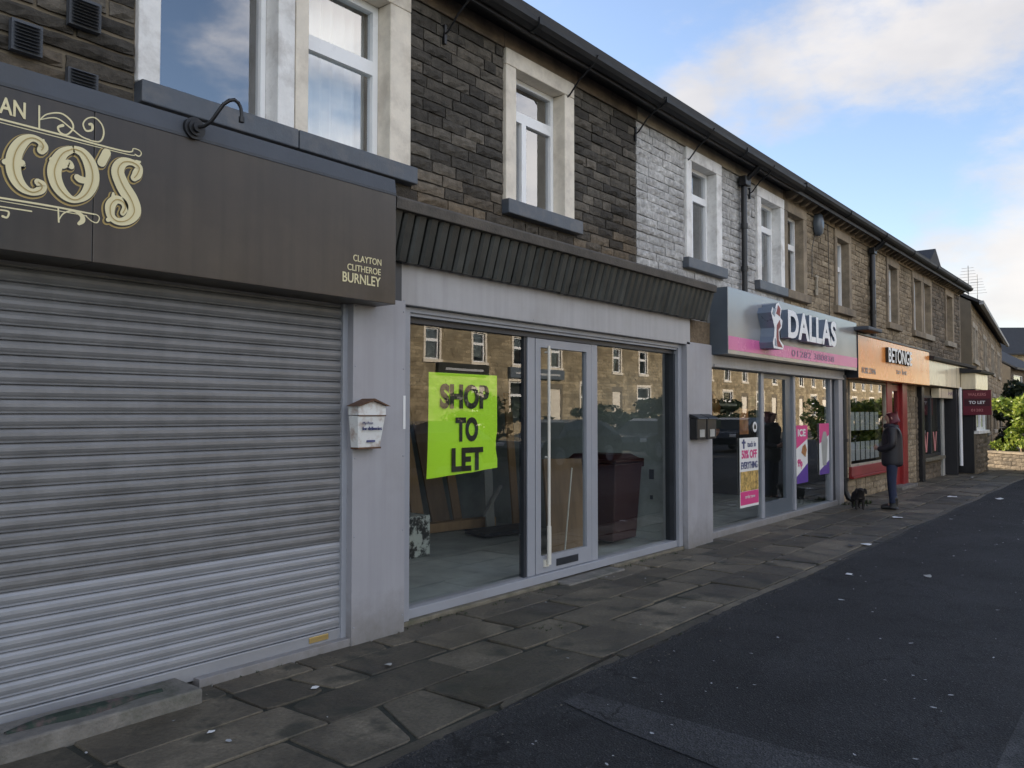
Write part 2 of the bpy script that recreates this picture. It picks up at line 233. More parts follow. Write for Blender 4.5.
# ------------------------------------------------------------------ mesh builder
class MB:
    def __init__(s): s.v = []; s.f = []; s.mi = []; s.sm = []
    def add(s, vs, fs, mi=0, sm=False):
        o = len(s.v); s.v += [tuple(v) for v in vs]; s.f += [tuple(i + o for i in f) for f in fs]; s.mi += [mi] * len(fs); s.sm += [sm] * len(fs); return s
    def box(s, x0, x1, y0, y1, z0, z1, mi=0):
        return s.add([(x0, y0, z0), (x1, y0, z0), (x1, y1, z0), (x0, y1, z0), (x0, y0, z1), (x1, y0, z1), (x1, y1, z1), (x0, y1, z1)],
                     [(0, 3, 2, 1), (4, 5, 6, 7), (0, 1, 5, 4), (1, 2, 6, 5), (2, 3, 7, 6), (3, 0, 4, 7)], mi)
    def hexa(s, p, mi=0): return s.add(p, [(0, 3, 2, 1), (4, 5, 6, 7), (0, 1, 5, 4), (1, 2, 6, 5), (2, 3, 7, 6), (3, 0, 4, 7)], mi)
    def quad(s, a, b, c, d, mi=0): return s.add([a, b, c, d], [(0, 1, 2, 3)], mi)
    def prism_x(s, prof, x0, x1, mi=0, caps=True, sm=False):     # profile of (y,z) swept along X
        n = len(prof); vs = [(x0, y, z) for y, z in prof] + [(x1, y, z) for y, z in prof]
        fs = [(i, (i + 1) % n, (i + 1) % n + n, i + n) for i in range(n)]
        s.add(vs, fs, mi, sm)
        if caps: s.add(vs, [tuple(range(n - 1, -1, -1)), tuple(range(n, 2 * n))], mi)
        return s
    def slab_y(s, poly, y0, y1, mi=0, side=None):                  # polygon of (x,z) given thickness along Y; front at y0
        n = len(poly); vs = [(x, y0, z) for x, z in poly] + [(x, y1, z) for x, z in poly]
        s.add(vs, [tuple(range(n)), tuple(range(2 * n - 1, n - 1, -1))], mi)
        return s.add(vs, [(i, i + n, (i + 1) % n + n, (i + 1) % n) for i in range(n)], mi if side is None else side)
    def tube(s, pts, r, n=8, mi=0, caps=True):
        pts = [Vector(p) for p in pts]; rs = r if hasattr(r, '__len__') else [r] * len(pts); rings = []; up = None
        for i, p in enumerate(pts):
            t = (pts[min(i + 1, len(pts) - 1)] - pts[max(i - 1, 0)]).normalized()
            if up is None: up = Vector((0, 0, 1)) if abs(t.z) < .9 else Vector((1, 0, 0))
            a = t.cross(up).normalized(); b = a.cross(t).normalized(); up = b
            rings.append([p + (a * math.cos(k * 2 * math.pi / n) + b * math.sin(k * 2 * math.pi / n)) * rs[i] for k in range(n)])
        vs = [v for q in rings for v in q]; fs = []
        for i in range(len(pts) - 1):
            for k in range(n): fs.append((i * n + k, (i + 1) * n + k, (i + 1) * n + (k + 1) % n, i * n + (k + 1) % n))
        s.add(vs, fs, mi, True)
        if caps: s.add(vs, [tuple(range(n)), tuple((len(pts) - 1) * n + k for k in range(n - 1, -1, -1))], mi)
        return s
    def lathe(s, prof, cx, cy, n=16, mi=0, axis='z', cz=0):
        vs = []
        for r, z in prof:
            for k in range(n):
                a = k * 2 * math.pi / n
                vs.append((cx + r * math.cos(a), cy + r * math.sin(a), cz + z) if axis == 'z' else (cx + r * math.cos(a), cy + z, cz + r * math.sin(a)))
        fs = [(i * n + k, i * n + (k + 1) % n, (i + 1) * n + (k + 1) % n, (i + 1) * n + k) for i in range(len(prof) - 1) for k in range(n)]
        s.add(vs, fs, mi, True); s.add(vs, [tuple(range(n)), tuple((len(prof) - 1) * n + k for k in range(n))], mi); return s
    def build(s, name, mat, parent=None, bevel=0, loc=None, seg=2):
        off = Vector(OFF[parent.name]) if parent else Vector(loc or (0, 0, 0))
        me = bpy.data.meshes.new(name); me.from_pydata([Vector(v) - off for v in s.v], [], s.f)
        for mm in (mat if isinstance(mat, (list, tuple)) else [mat]): me.materials.append(MT[mm] if isinstance(mm, str) else mm)
        for p, i, q in zip(me.polygons, s.mi, s.sm): p.material_index = i; p.use_smooth = q
        bm = bmesh.new(); bm.from_mesh(me); bmesh.ops.recalc_face_normals(bm, faces=bm.faces); bm.to_mesh(me); bm.free()
        o = bpy.data.objects.new(name, me); COL.objects.link(o)
        if parent: o.parent = parent; OFF[o.name] = tuple(off)
        else: o.location = off; OFF[o.name] = tuple(off)
        if bevel:
            b = o.modifiers.new('b', 'BEVEL'); b.width = bevel; b.segments = seg; b.limit_method = 'ANGLE'; b.angle_limit = R(40)
        return o
OFF = {}
def tag(o, label=None, cat=None, group=None, kind=None):
    if label: o['label'] = label
    if cat: o['category'] = cat
    if group: o['group'] = group
    if kind: o['kind'] = kind
    return o
def thing(name, loc, label, cat, group=None):
    o = bpy.data.objects.new(name, None); COL.objects.link(o); o.location = loc; OFF[o.name] = tuple(loc); o.empty_display_size = .3
    return tag(o, label, cat, group)
def struct(o): o['kind'] = 'structure'; return o
def copy_tree(o, parent=None):
    c = o.copy(); COL.objects.link(c); OFF[c.name] = OFF.get(o.name, (0, 0, 0))
    if parent: c.parent = parent
    for ch in list(o.children): copy_tree(ch, c)
    return c
def bx(name, mat, parent, *b, bevel=0, loc=None): return MB().box(*b).build(name, mat, parent, bevel, loc)

# text as a flat, slightly thick mesh on a wall plane facing -Y (or facing -X)
def text_into(mb, body, x0, x1, z0, z1, y, depth=.004, bold=.0, mi=0, side=None, face='-y', space=1.0):
    cu = bpy.data.curves.new('t', 'FONT'); cu.body = body; cu.offset = bold; cu.space_character = space
    cu.extrude = .5; cu.resolution_u = 4
    o = bpy.data.objects.new('t', cu); COL.objects.link(o)
    dg = bpy.context.evaluated_depsgraph_get(); me = o.evaluated_get(dg).to_mesh()
    V = [v.co.copy() for v in me.vertices]; F = [(tuple(p.vertices), p.normal.z) for p in me.polygons]
    xs = [v.x for v in V]; ys = [v.y for v in V]
    ax, bx_, ay, by = min(xs), max(xs), min(ys), max(ys)
    out = []
    for v in V:
        u = x0 + (v.x - ax) / (bx_ - ax) * (x1 - x0); w = z0 + (v.y - ay) / (by - ay) * (z1 - z0); d = y - depth * (v.z + .5)
        out.append((u, d, w) if face == '-y' else (d, -u, w))
    for ids, nz in F: pass
    o0 = len(mb.v); mb.v += out
    for ids, nz in F:
        mb.f.append(tuple(i + o0 for i in ids)); mb.mi.append(mi if (abs(nz) > .5 or side is None) else side); mb.sm.append(False)
    bpy.data.objects.remove(o); bpy.data.curves.remove(cu)
    return mb
# a brush stroke: smooth ribbon through (x, z, width)
def ribbon(mb, pts, y, extra=0.0, depth=.003, mi=0, sub=6):
    P = []
    n = len(pts)
    for i in range(n - 1):
        p0, p1, p2, p3 = (Vector(pts[max(i - 1, 0)]), Vector(pts[i]), Vector(pts[i + 1]), Vector(pts[min(i + 2, n - 1)]))
        for k in range(sub):
            t = k / sub
            P.append(.5 * ((2 * p1) + (p2 - p0) * t + (2 * p0 - 5 * p1 + 4 * p2 - p3) * t * t + (3 * p1 - p0 - 3 * p2 + p3) * t ** 3))
    P.append(Vector(pts[-1]))
    L_, R_ = [], []
    for i, q in enumerate(P):
        t = (P[min(i + 1, len(P) - 1)] - P[max(i - 1, 0)]); t = Vector((t.x, t.y))
        if t.length < 1e-9: t = Vector((1, 0))
        t.normalize(); w = max(q.z / 2 + extra, .0008); nx, nz = -t.y * w, t.x * w
        L_.append((q.x + nx, q.y + nz)); R_.append((q.x - nx, q.y - nz))
    def cap(q, t, w, sgn):
        return [(q.x + w * (t.x * math.cos(a) * sgn - t.y * math.sin(a)), q.y + w * (t.y * math.cos(a) * sgn + t.x * math.sin(a))) for a in (R(-60), R(-30), 0, R(30), R(60))]
    for i in range(len(P) - 1):
        mb.add([(L_[i][0], y, L_[i][1]), (L_[i + 1][0], y, L_[i + 1][1]), (R_[i + 1][0], y, R_[i + 1][1]), (R_[i][0], y, R_[i][1])], [(0, 1, 2, 3)], mi)
    for q, j in ((P[0], 0), (P[-1], len(P) - 1)):
        t = (P[min(j + 1, len(P) - 1)] - P[max(j - 1, 0)]); t = Vector((t.x, t.y)).normalized() if t.length > 0 else Vector((1, 0))
        w = max(q.z / 2 + extra, .0008)
        c = [(q.x + w * math.cos(k * math.pi / 6), y + 1e-5 * (1 + j % 3), q.y + w * math.sin(k * math.pi / 6)) for k in range(12)]
        mb.add(c, [tuple(range(12))], mi)
    return mb
LETTERS_A = [
  [(1.617, 2.902, 0.041), (1.625, 2.921, 0.0472), (1.611, 2.944, 0.0348), (1.573, 2.951, 0.0346), (1.535, 2.924, 0.0524), (1.505, 2.87, 0.0641), (1.494, 2.809, 0.0679), (1.504, 2.749, 0.064), (1.534, 2.705, 0.0522), (1.578, 2.687, 0.0324), (1.615, 2.705, 0.0408), (1.622, 2.729, 0.0471), (1.605, 2.742, 0.0347)],
  [(1.766, 2.947, 0.0316), (1.717, 2.913, 0.0501), (1.687, 2.855, 0.0643), (1.678, 2.801, 0.0662), (1.696, 2.743, 0.0623), (1.736, 2.701, 0.0481), (1.781, 2.691, 0.0316), (1.829, 2.729, 0.0511), (1.856, 2.789, 0.0664), (1.86, 2.843, 0.0686), (1.843, 2.898, 0.0642), (1.809, 2.938, 0.0489), (1.766, 2.947, 0.0316)],
  [(1.718, 2.85, 0.0313), (1.743, 2.869, 0.0357), (1.756, 2.857, 0.0315)],
  [(1.829, 2.799, 0.032), (1.801, 2.8, 0.036), (1.787, 2.807, 0.0317)],
  [(2.075, 2.87, 0.0379), (2.091, 2.894, 0.0515), (2.1, 2.932, 0.0381), (2.06, 2.95, 0.0334), (2.012, 2.936, 0.053), (1.988, 2.884, 0.0681), (2.014, 2.818, 0.075), (2.06, 2.75, 0.08), (2.078, 2.69, 0.0735), (2.047, 2.64, 0.0509), (1.996, 2.621, 0.0373), (1.958, 2.642, 0.0435), (1.953, 2.695, 0.0522), (1.98, 2.733, 0.0438), (2.016, 2.73, 0.0374), (2.031, 2.703, 0.0331), (2.017, 2.669, 0.0264)],
  [(1.458, 2.806, 0.0258), (1.476, 2.813, 0.0338)],
  [(1.53, 2.818, 0.0342), (1.541, 2.81, 0.0141)],
  [(1.665, 2.867, 0.0248), (1.681, 2.86, 0.0311)],
  [(1.869, 2.779, 0.0322), (1.885, 2.786, 0.0108)],
  [(1.942, 2.62, 0.0217), (1.958, 2.631, 0.0261)],
  [(1.967, 2.763, 0.0131), (1.967, 2.731, 0.0284)],
  [(2.089, 2.954, 0.0291), (2.105, 2.963, 0.0112)],
  [(1.625, 2.954, 0.0103), (1.622, 2.938, 0.0267)],
  [(1.929, 2.968, 0.0435), (1.904, 2.91, 0.0433)],
]
RULES_A = [
  [(1.384, 3.007, 0.0088), (1.436, 3.006, 0.0089), (1.715, 3.004, 0.0094), (2.028, 3.001, 0.0078), (2.072, 3.027, 0.0056), (2.106, 3.024, 0.0056), (2.114, 3.008, 0.0056), (2.101, 2.993, 0.0067), (2.081, 2.998, 0.0067)],
  [(1.384, 2.991, 0.0039), (1.437, 2.99, 0.004), (1.716, 2.988, 0.0042), (2.017, 2.988, 0.0044), (2.078, 2.992, 0.0045)],
  [(1.392, 2.632, 0.0088), (1.444, 2.633, 0.0089), (1.664, 2.638, 0.0093), (1.853, 2.637, 0.0075), (1.889, 2.636, 0.0054), (1.901, 2.621, 0.0054), (1.89, 2.597, 0.0064), (1.864, 2.599, 0.0053), (1.833, 2.621, 0.0053)],
  [(1.392, 2.617, 0.0039), (1.444, 2.618, 0.0039), (1.664, 2.621, 0.0041), (1.838, 2.622, 0.0043)],
  [(1.393, 2.592, 0.0049), (1.445, 2.592, 0.0059), (1.58, 2.595, 0.0071)],
  [(1.605, 3.118, 0.0082), (1.607, 3.011, 0.0082)],
  [(1.609, 3.051, 0.0051), (1.641, 3.088, 0.0062), (1.704, 3.111, 0.0073), (1.752, 3.088, 0.0095), (1.764, 3.052, 0.0084), (1.735, 3.012, 0.0073), (1.704, 3.014, 0.0094), (1.693, 3.037, 0.0104), (1.715, 3.053, 0.0146)],
  [(1.613, 3.054, 0.0041), (1.685, 3.081, 0.0062), (1.754, 3.049, 0.0074), (1.805, 3.021, 0.0074), (1.846, 3.014, 0.0075)],
  [(1.846, 3.012, 0.0064), (1.896, 3.019, 0.0076), (1.915, 3.063, 0.0087), (1.905, 3.109, 0.0076), (1.87, 3.135, 0.0065), (1.832, 3.121, 0.0064), (1.812, 3.087, 0.0075), (1.827, 3.057, 0.0096), (1.856, 3.069, 0.0107), (1.855, 3.095, 0.015), (1.843, 3.094, 0.0129)],
  [(1.701, 2.638, 0.0073), (1.705, 2.566, 0.0083)],
  [(1.705, 2.576, 0.0052), (1.728, 2.614, 0.0063), (1.772, 2.635, 0.0105), (1.812, 2.619, 0.0212), (1.818, 2.594, 0.0254), (1.801, 2.575, 0.0169)],
  [(1.428, 2.574, 0.0059), (1.472, 2.576, 0.0079), (1.482, 2.567, 0.0089), (1.474, 2.545, 0.0089), (1.456, 2.547, 0.0118)],
]
EXPO = 1.15
CLOUDS = [((0.843, 0.41, 0.348), 0.07, 0.34), ((0.859, 0.373, 0.351), 0.09, 0.3), ((0.878, 0.323, 0.353), 0.12, 0.33), ((0.89, 0.257, 0.375), 0.13, 0.36), ((0.897, 0.209, 0.39), 0.14, 0.36), ((0.901, 0.159, 0.404), 0.14, 0.36), ((0.901, 0.115, 0.418), 0.15, 0.36), ((0.972, 0.172, 0.158), 0.12, 0.36), ((0.978, 0.122, 0.168), 0.14, 0.36), ((0.988, 0.102, 0.116), 0.16, 0.4), ((0.987, 0.138, 0.087), 0.12, 0.36), ((0.982, 0.05, 0.18), 0.2, 0.4), ((0.645, 0.46, 0.61), 0.3, 0.2), ((-0.2, -0.9, 0.42), 0.75, 0.42), ((0.65, -0.65, 0.42), 0.6, 0.36), ((-0.8, -0.4, 0.45), 0.7, 0.42), ((0.1, -0.6, 0.8), 0.5, 0.3)]  # clouds behind the camera: added to light the shaded fronts, mirrored in upper windows
# ------------------------------------------------------------------ the setting: ground
def setting():
    g = MB()
    g.add([(-600, -600, -.06), (900, -600, -.06), (900, 600, -.06), (-600, 600, -.06)], [(0, 1, 2, 3)])
    struct(g.build('ground', 'earth'))
    # forecourt tarmac and carriageway
    def sheet(name, x0, x1, y0, y1, z, mat, n=1):
        m = MB(); m.add([(x0, y0, z), (x1, y0, z), (x1, y1, z), (x0, y1, z)], [(0, 1, 2, 3)]); return struct(m.build(name, mat))
    sheet('forecourt_tarmac', -30, 120, -4.0, -1.80, -.018, 'asphalt')
    sheet('road', -60, 140, -13.0, -3.98, -.022, 'asphalt_old')
    sheet('far_pavement', -60, 140, -20, -13.0, .06, 'asphalt_old')
    m = MB(); m.box(-60, 140, -13.14, -12.98, -.05, .075); struct(m.build('far_kerb', 'kerb'))
    # trench patch in the tarmac
    m = MB()
    e1 = [(4.02, -1.95), (4.0, -2.6), (3.98, -3.2), (4.03, -3.97)]; e0 = [(3.82, -1.95), (3.68, -2.4), (3.55, -3.1), (3.35, -3.97)]
    for i in range(3): m.add([(*e0[i], -.0135), (*e0[i + 1], -.0135), (*e1[i + 1], -.0135), (*e1[i], -.0135)], [(0, 1, 2, 3)])
    struct(m.build('tarmac_patch', 'asphalt_patch'))
    m = MB(); m.add([(24.3, -3.9, -.0135), (31, -3.9, -.0135), (31, -2.0, -.0135), (23.2, -2.0, -.0135)], [(0, 1, 2, 3)]); struct(m.build('side_street_mouth', 'asphalt_old'))
    sheet('side_street', 26.4, 31.2, .0, 30, -.012, 'asphalt_old')
    # flagged pavement: real slabs with sunk joints
    rr = random.Random(11); m = MB()
    m.box(-6, 60, -1.83, .3, -.06, -.012, 1)
    def slab(x0, x1, y0, y1, mi=0, kl=0, kr=0):
        dz = rr.uniform(-.006, .005); tx, ty = rr.uniform(-.004, .004), rr.uniform(-.004, .004)
        j = [rr.uniform(.004, .016) for _ in range(4)]
        x0 += j[0]; x1 -= j[1]; y0 += j[2]; y1 -= j[3]
        c = [(x0 - kl, y0 + rr.uniform(-.012, .012)), (x1 - kr, y0 + rr.uniform(-.012, .012)), (x1 + kr + rr.uniform(-.012, .012), y1), (x0 + kl + rr.uniform(-.012, .012), y1)]
        # round the corners with a worn edge
        P = []
        for i in range(4):
            a, b, d = Vector(c[i - 1]), Vector(c[i]), Vector(c[(i + 1) % 4]); q = rr.uniform(.008, .035) if rr.random() < .85 else rr.uniform(.05, .12)
            P.append(b + (a - b).normalized() * q)
            P.append(b + ((a - b).normalized() + (d - b).normalized()) * q * .3); P.append(b + (d - b).normalized() * q)
        cx, cy = (x0 + x1) / 2, (y0 + y1) / 2; n = len(P)
        h = lambda p, o=0: dz + (p[0] - cx) * tx * 2 + (p[1] - cy) * ty * 2 + o
        ins = [Vector((cx, cy)) + (p - Vector((cx, cy))) * .985 for p in P]
        vs = [(p.x, p.y, -.03) for p in P] + [(p.x, p.y, h(p, -.006)) for p in P] + [(p.x, p.y, h(p)) for p in ins]
        fs = [(i, (i + 1) % n, (i + 1) % n + n, i + n) for i in range(n)] + [(i + n, (i + 1) % n + n, (i + 1) % n + 2 * n, i + 2 * n) for i in range(n)] + [tuple(range(2 * n, 3 * n))]
        m.add(vs, fs, mi)
    rows = [(-1.70, -1.20, .6, 1.2), (-1.20, -.80, .5, 1.15), (-.80, -.42, .45, 1.0), (-.42, .02, .5, 1.1)]
    x = -6
    while x < 55:
        L = rr.uniform(.9, 1.7); slab(x, x + L, -1.83, -1.70, 0); x += L
    for y0, y1, a, b in rows:
        x = -6 + rr.uniform(-.5, 0)
        while x < 55:
            L = rr.uniform(a, b)
            if y0 < -1 and 10.2 < x + L / 2 < 10.9 or (rr.random() < .16 and L > .6):
                k = rr.uniform(-.16, .16); slab(x, x + L * .55, y0, y1, 0, 0, k); slab(x + L * .55 + .003, x + L, y0, y1, 0, k, 0)
            else: slab(x, x + L, y0 + rr.uniform(-.015, .015), y1 + rr.uniform(-.015, .015))
            x += L
    struct(m.build('pavement', ['flag', 'joint', 'kerb']))
    m = MB(); x = -6.0; prev = None
    while x < 40:
        q = [(x, -1.99, -.0165), (x, -1.90, -.011), (x, -1.84, -.004), (x, -1.815 + .018 * math.sin(x * 2.1) + rr.gauss(0, .006), .0075)]
        if prev:
            for i in range(3): m.add([prev[i], q[i], q[i + 1], prev[i + 1]], [(0, 1, 2, 3)])
        prev = q; x += rr.uniform(.03, .09)
    struct(m.build('tarmac_edge', 'asphalt'))
setting()

# ------------------------------------------------------------------ walls with openings
def wall_grid(mb, x0, x1, z0, z1, y0, y1, holes, mi=0):
    xs = sorted({x0, x1, *[h[0] for h in holes], *[h[1] for h in holes]}); zs = sorted({z0, z1, *[h[2] for h in holes], *[h[3] for h in holes]})
    inside = lambda a, b: any(h[0] < a < h[1] and h[2] < b < h[3] for h in holes)
    for i in range(len(xs) - 1):
        for j in range(len(zs) - 1):
            a, b, c, d = xs[i], xs[i + 1], zs[j], zs[j + 1]
            if inside((a + b) / 2, (c + d) / 2): continue
            mb.quad((a, y0, c), (b, y0, c), (b, y0, d), (a, y0, d), mi); mb.quad((a, y1, c), (a, y1, d), (b, y1, d), (b, y1, c), mi)
    for h in list(holes) + [(x0, x1, z0, z1)]:
        a, b, c, d = h
        mb.quad((a, y0, c), (a, y1, c), (a, y1, d), (a, y0, d), mi); mb.quad((b, y0, c), (b, y1, c), (b, y1, d), (b, y0, d), mi)
        mb.quad((a, y0, c), (b, y0, c), (b, y1, c), (a, y1, c), mi); mb.quad((a, y0, d), (b, y0, d), (b, y1, d), (a, y1, d), mi)
def stones(mb, x0, x1, z0, n, ch, blocked, lens, relief, gap, seed, mi=0, nx_len=.09, nz=3, y=0.0, yback=.02):
    r = random.Random(seed)
    for k in range(n):
        a0, a1 = z0 + k * ch, z0 + (k + 1) * ch
        free = [(x0, x1)]
        for b in blocked:
            if a0 < b[3] - .02 and a1 > b[2] + .02:
                nf = []
                for s, e in free:
                    if b[0] <= s and b[1] >= e: continue
                    if b[0] > s: nf.append((s, min(e, b[0])))
                    if b[1] < e: nf.append((max(s, b[1]), e))
                    if b[1] <= s or b[0] >= e: nf = [q for q in nf if q != (s, e)] + [(s, e)]
                free = sorted(set(q for q in nf if q[1] > q[0] + .01))
        for s, e in free:
            x = s
            while x < e - .01:
                L = r.uniform(*lens)
                if x + L > e - lens[0] * .6: L = e - x
                p0, p1, q0, q1 = x + gap / 2, x + L - gap / 2, a0 + gap / 2 + r.uniform(-.004, .004), a1 - gap / 2 + r.uniform(-.004, .004)
                nx = max(2, min(9, int((p1 - p0) / nx_len)))
                rl = relief * r.uniform(.4, 1.3); base = r.uniform(-.006, .006); vs = []; fs = []
                for j in range(nz + 1):
                    for i in range(nx + 1):
                        u, w = i / nx, j / nz; edge = i in (0, nx) or j in (0, nz)
                        d = base + (.0 if edge else rl * (.55 + r.random() * .9)) + (r.uniform(0, relief * .25) if edge else 0)
                        jx = 0 if i in (0, nx) else r.uniform(-.012, .012); jz = r.uniform(-.004, .004) if edge else r.uniform(-.01, .01)
                        vs.append((p0 + (p1 - p0) * u + jx + (r.uniform(-.003, .003) if edge else 0), y - d, q0 + (q1 - q0) * w + jz))
                W = nx + 1
                for j in range(nz):
                    for i in range(nx): fs.append((j * W + i, j * W + i + 1, (j + 1) * W + i + 1, (j + 1) * W + i))
                ring = [i for i in range(W)] + [j * W + nx for j in range(1, nz + 1)] + [nz * W + i for i in range(nx - 1, -1, -1)] + [j * W for j in range(nz - 1, 0, -1)]
                o = len(vs); vs += [(vs[i][0], yback, vs[i][2]) for i in ring]; m_ = len(ring)
                fs += [(ring[(i + 1) % m_], ring[i], o + i, o + (i + 1) % m_) for i in range(m_)]
                mb.add(vs, fs, mi); x += L

def pane_frame(parent, rects, y, fw, mat, glass, name='window', depth=.06, gy=None, bars=()):
    """outer rect first; then the glazed lights. Frame mesh with a pane child for every light"""
    X0, X1, Z0, Z1 = rects[0]; mb = MB()
    wall_grid(mb, X0, X1, Z0, Z1, y, y + depth, [(a + fw, b - fw, c + fw, d - fw) for a, b, c, d in rects[1:]])
    w = mb.build(name, mat, parent, .006)
    for a, b, c, d in rects[1:]:
        p = MB(); gg = y + depth * .55
        p.add([(a + fw - .004, gg, c + fw - .004), (b - fw + .004, gg, c + fw - .004), (b - fw + .004, gg, d - fw + .004), (a + fw - .004, gg, d - fw + .004)], [(0, 1, 2, 3)])
        p.build('pane', glass, w)
    return w

# ------------------------------------------------------------------ the terrace: upper storeys
ZB, CH = 2.7217, .0969
def terrace_house(x0, x1, stone, mortar, wins, label, seed, lens, relief, gap, frieze_mat, sills, near=True, blank=None, corbels=False, zlow=2.6):
    t = thing('terraced_house', ((x0 + x1) / 2, 0, 0), label, 'house', 'stone houses of the terrace')
    holes = [(w['o'][0], w['o'][1], 3.50, 4.80) for w in wins]; blocked = []
    for w in wins:
        blocked += [(w['s'][0], w['s'][1], 3.556, 4.955), (w['s'][0] - w.get('se', (.05, .06))[0], w['s'][1] + w.get('se', (.05, .06))[1], 3.42, 3.556)]
    mb = MB(); wall_grid(mb, x0, x1, zlow, 5.12, .012, .22, [(h[0] - .004, h[1] + .004, 3.5565, 4.806) for h in holes], 1)
    stones(mb, x0, x1, ZB, 23, CH, blocked, lens, relief, gap, seed, 0, nx_len=.055 if near else .2, nz=3 if near else 2)
    mb.build('wall', [stone, mortar], t)
    # frieze blocks under the eaves
    mb = MB(); r = random.Random(seed + 5); x = x0
    while x < x1 - .01:
        L = r.uniform(.8, 1.5); L = x1 - x if x + L > x1 - .4 else L
        mb.box(x + .002, x + L - .002, -.016 - r.uniform(0, .006), .012, 4.957, 5.118); x += L
    mb.build('frieze', frieze_mat, t, .006)
    for w in wins:
        (a, b), (c, d) = w['s'], w['o']; s = w['mat']
        mb = MB(); mb.box(a, c, -.034, .18, 3.557, 4.80); mb.box(d, b, -.034, .17, 3.557, 4.80); mb.box(a - w.get('le', 0), b + w.get('le', 0), -.036, .17, 4.802, 4.953)
        mb.build('window_surround', s, t, .008)
        e = w.get('se', (.05, .06))
        MB().box(a - e[0], b + e[1], -.085, .17, 3.422, 3.555).build('sill', w['sill'], t, .008)
        f = w.get('f', .045); z0, z1 = 3.557, 4.799; W = d - c; kind = w['k']
        R0 = (c + .003, d - .003, z0, z1); tz = w.get('tz', 4.47)
        if kind == 'one': rects = [R0, (c + .0, d - .0, z0 + .0, z1)]
        elif kind == 'top': rects = [R0, (c, d, z0, tz + .0), (c, d, tz, z1)]
        else: m_ = c + W * .36; rects = [R0, (c, m_ + .03, z0, tz), (m_ - .0, d, z0, tz), (c, d, tz, z1)]
        pane_frame(t, rects, .11, f, 'upvc', 'house_glass')
        if w.get('curtain'):
            mb = MB(); n = 44; vs = []
            for i in range(n + 1):
                x = c - .05 + (d - c + .1) * i / n; y = .33 + .03 * math.sin(i * 1.15) + .012 * math.sin(i * 2.7)
                vs += [(x, y, 3.5), (x, y, 4.95)]
            mb.add(vs, [(2 * i, 2 * i + 2, 2 * i + 3, 2 * i + 1) for i in range(n)], 0, True); mb.build('curtain', 'curtain', t)
        if w.get('blind'):
            MB().box(c + .02, d - .02, .24, .245, 4.8 - w['blind'], 4.82).build('blind', 'blind', t)
    # rooms behind, floor, roof, gutter
    mb = MB(); mb.box(x0, x1, .222, 4.4, 2.95, 3.05); mb.box(x0, x1, 4.4, 4.5, 2.95, 5.2); mb.box(x0, x1, .222, 4.5, 5.125, 5.16); mb.box(x0, x0 + .06, .222, 4.4, 3.05, 5.12); mb.box(x1 - .06, x1, .222, 4.4, 3.05, 5.12)
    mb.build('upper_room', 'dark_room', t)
    mb = MB(); mb.prism_x([(-.33, 5.155), (4.5, 8.0), (9.3, 5.155), (9.3, 5.235), (4.5, 8.09), (-.33, 5.235)], x0, x1); mb.build('roof', 'slate', t)
    mb = MB(); mb.box(x0, x1, 9.0, 9.2, 0, 5.16); mb.build('rear_wall', mortar, t)
    mb = MB(); mb.box(x0, x1, -.25, .0, 5.122, 5.15); mb.box(x0, x1, -.262, -.235, 5.02, 5.15); mb.build('soffit', 'soffit', t)
    gz = 5.13 if not corbels else 5.165
    prof = [(-.264, gz - .085), (-.30, gz - .09), (-.345, gz - .07), (-.372, gz - .035), (-.376, gz), (-.366, gz + .004), (-.36, gz - .03), (-.335, gz - .06), (-.30, gz - .075), (-.272, gz - .075), (-.272, gz - .02), (-.264, gz - .02)]
    mb = MB(); mb.prism_x(prof, x0, x1)
    for x in (x0 + .02, (x0 + x1) / 2): mb.prism_x([(-.264, gz - .095), (-.30, gz - .1), (-.355, gz - .08), (-.385, gz - .05), (-.388, gz + .008), (-.36, gz + .01), (-.264, gz + .01)], x, x + .05)
    mb.build('gutter', 'gutter', t)
    if corbels:
        mb = MB(); x = x0 + .12
        while x < x1 - .05: mb.prism_x([(-.016, 4.99), (-.1, 5.0), (-.2, 5.06), (-.225, 5.118), (-.016, 5.118)], x, x + .09); x += .30
        mb.box(x0 + .01, x1 - .01, -.019, .0, 4.985, 5.116); mb.build('corbel_course', 'ashlar', t)
    return t
def sdict(s, o, mat, sill, k, **kw): return dict(s=s, o=o, mat=mat, sill=sill, k=k, **kw)
dl = (.22, .52)
H = []
H.append(terrace_house(-1.2, 3.362, 'stone_dark', 'mortar_tan', [sdict((2.27, 3.36), (2.405, 3.225), 'white_surround', 'blue_sill', 'one', se=(.0, .0), f=.04)],
    'soot-blackened stone house above the dark barber sign, leftmost of the terrace', 1, dl, .018, .02, 'ashlar_dark', None))
H.append(terrace_house(3.364, 8.02, 'stone_dark', 'mortar_dark', [sdict((3.368, 4.46), (3.475, 4.24), 'cream_surround', 'blue_sill', 'top', se=(0, .03), tz=4.30, curtain=1, f=.055),
    sdict((5.65, 6.74), (5.80, 6.575), 'cream_surround', 'blue_sill', 'side', f=.05, tz=4.44, se=(.02, .08))],
    'soot-blackened stone house with cream window surrounds above the empty shop', 2, (.16, .42), .015, .012, 'ashlar_dark', None))
H.append(terrace_house(8.022, 12.52, 'stone_paint', 'mortar_grey', [sdict((9.2, 10.23), (9.345, 10.07), 'white_surround', 'blue_sill', 'side', tz=4.42),
    sdict((11.44, 12.515), (11.59, 12.36), 'white_surround', 'blue_sill', 'side', tz=4.42, blind=.9, se=(.05, 0))],
    'pale grey painted stone house with white window surrounds', 3, (.22, .5), .012, .008, 'ashlar_pale', None))
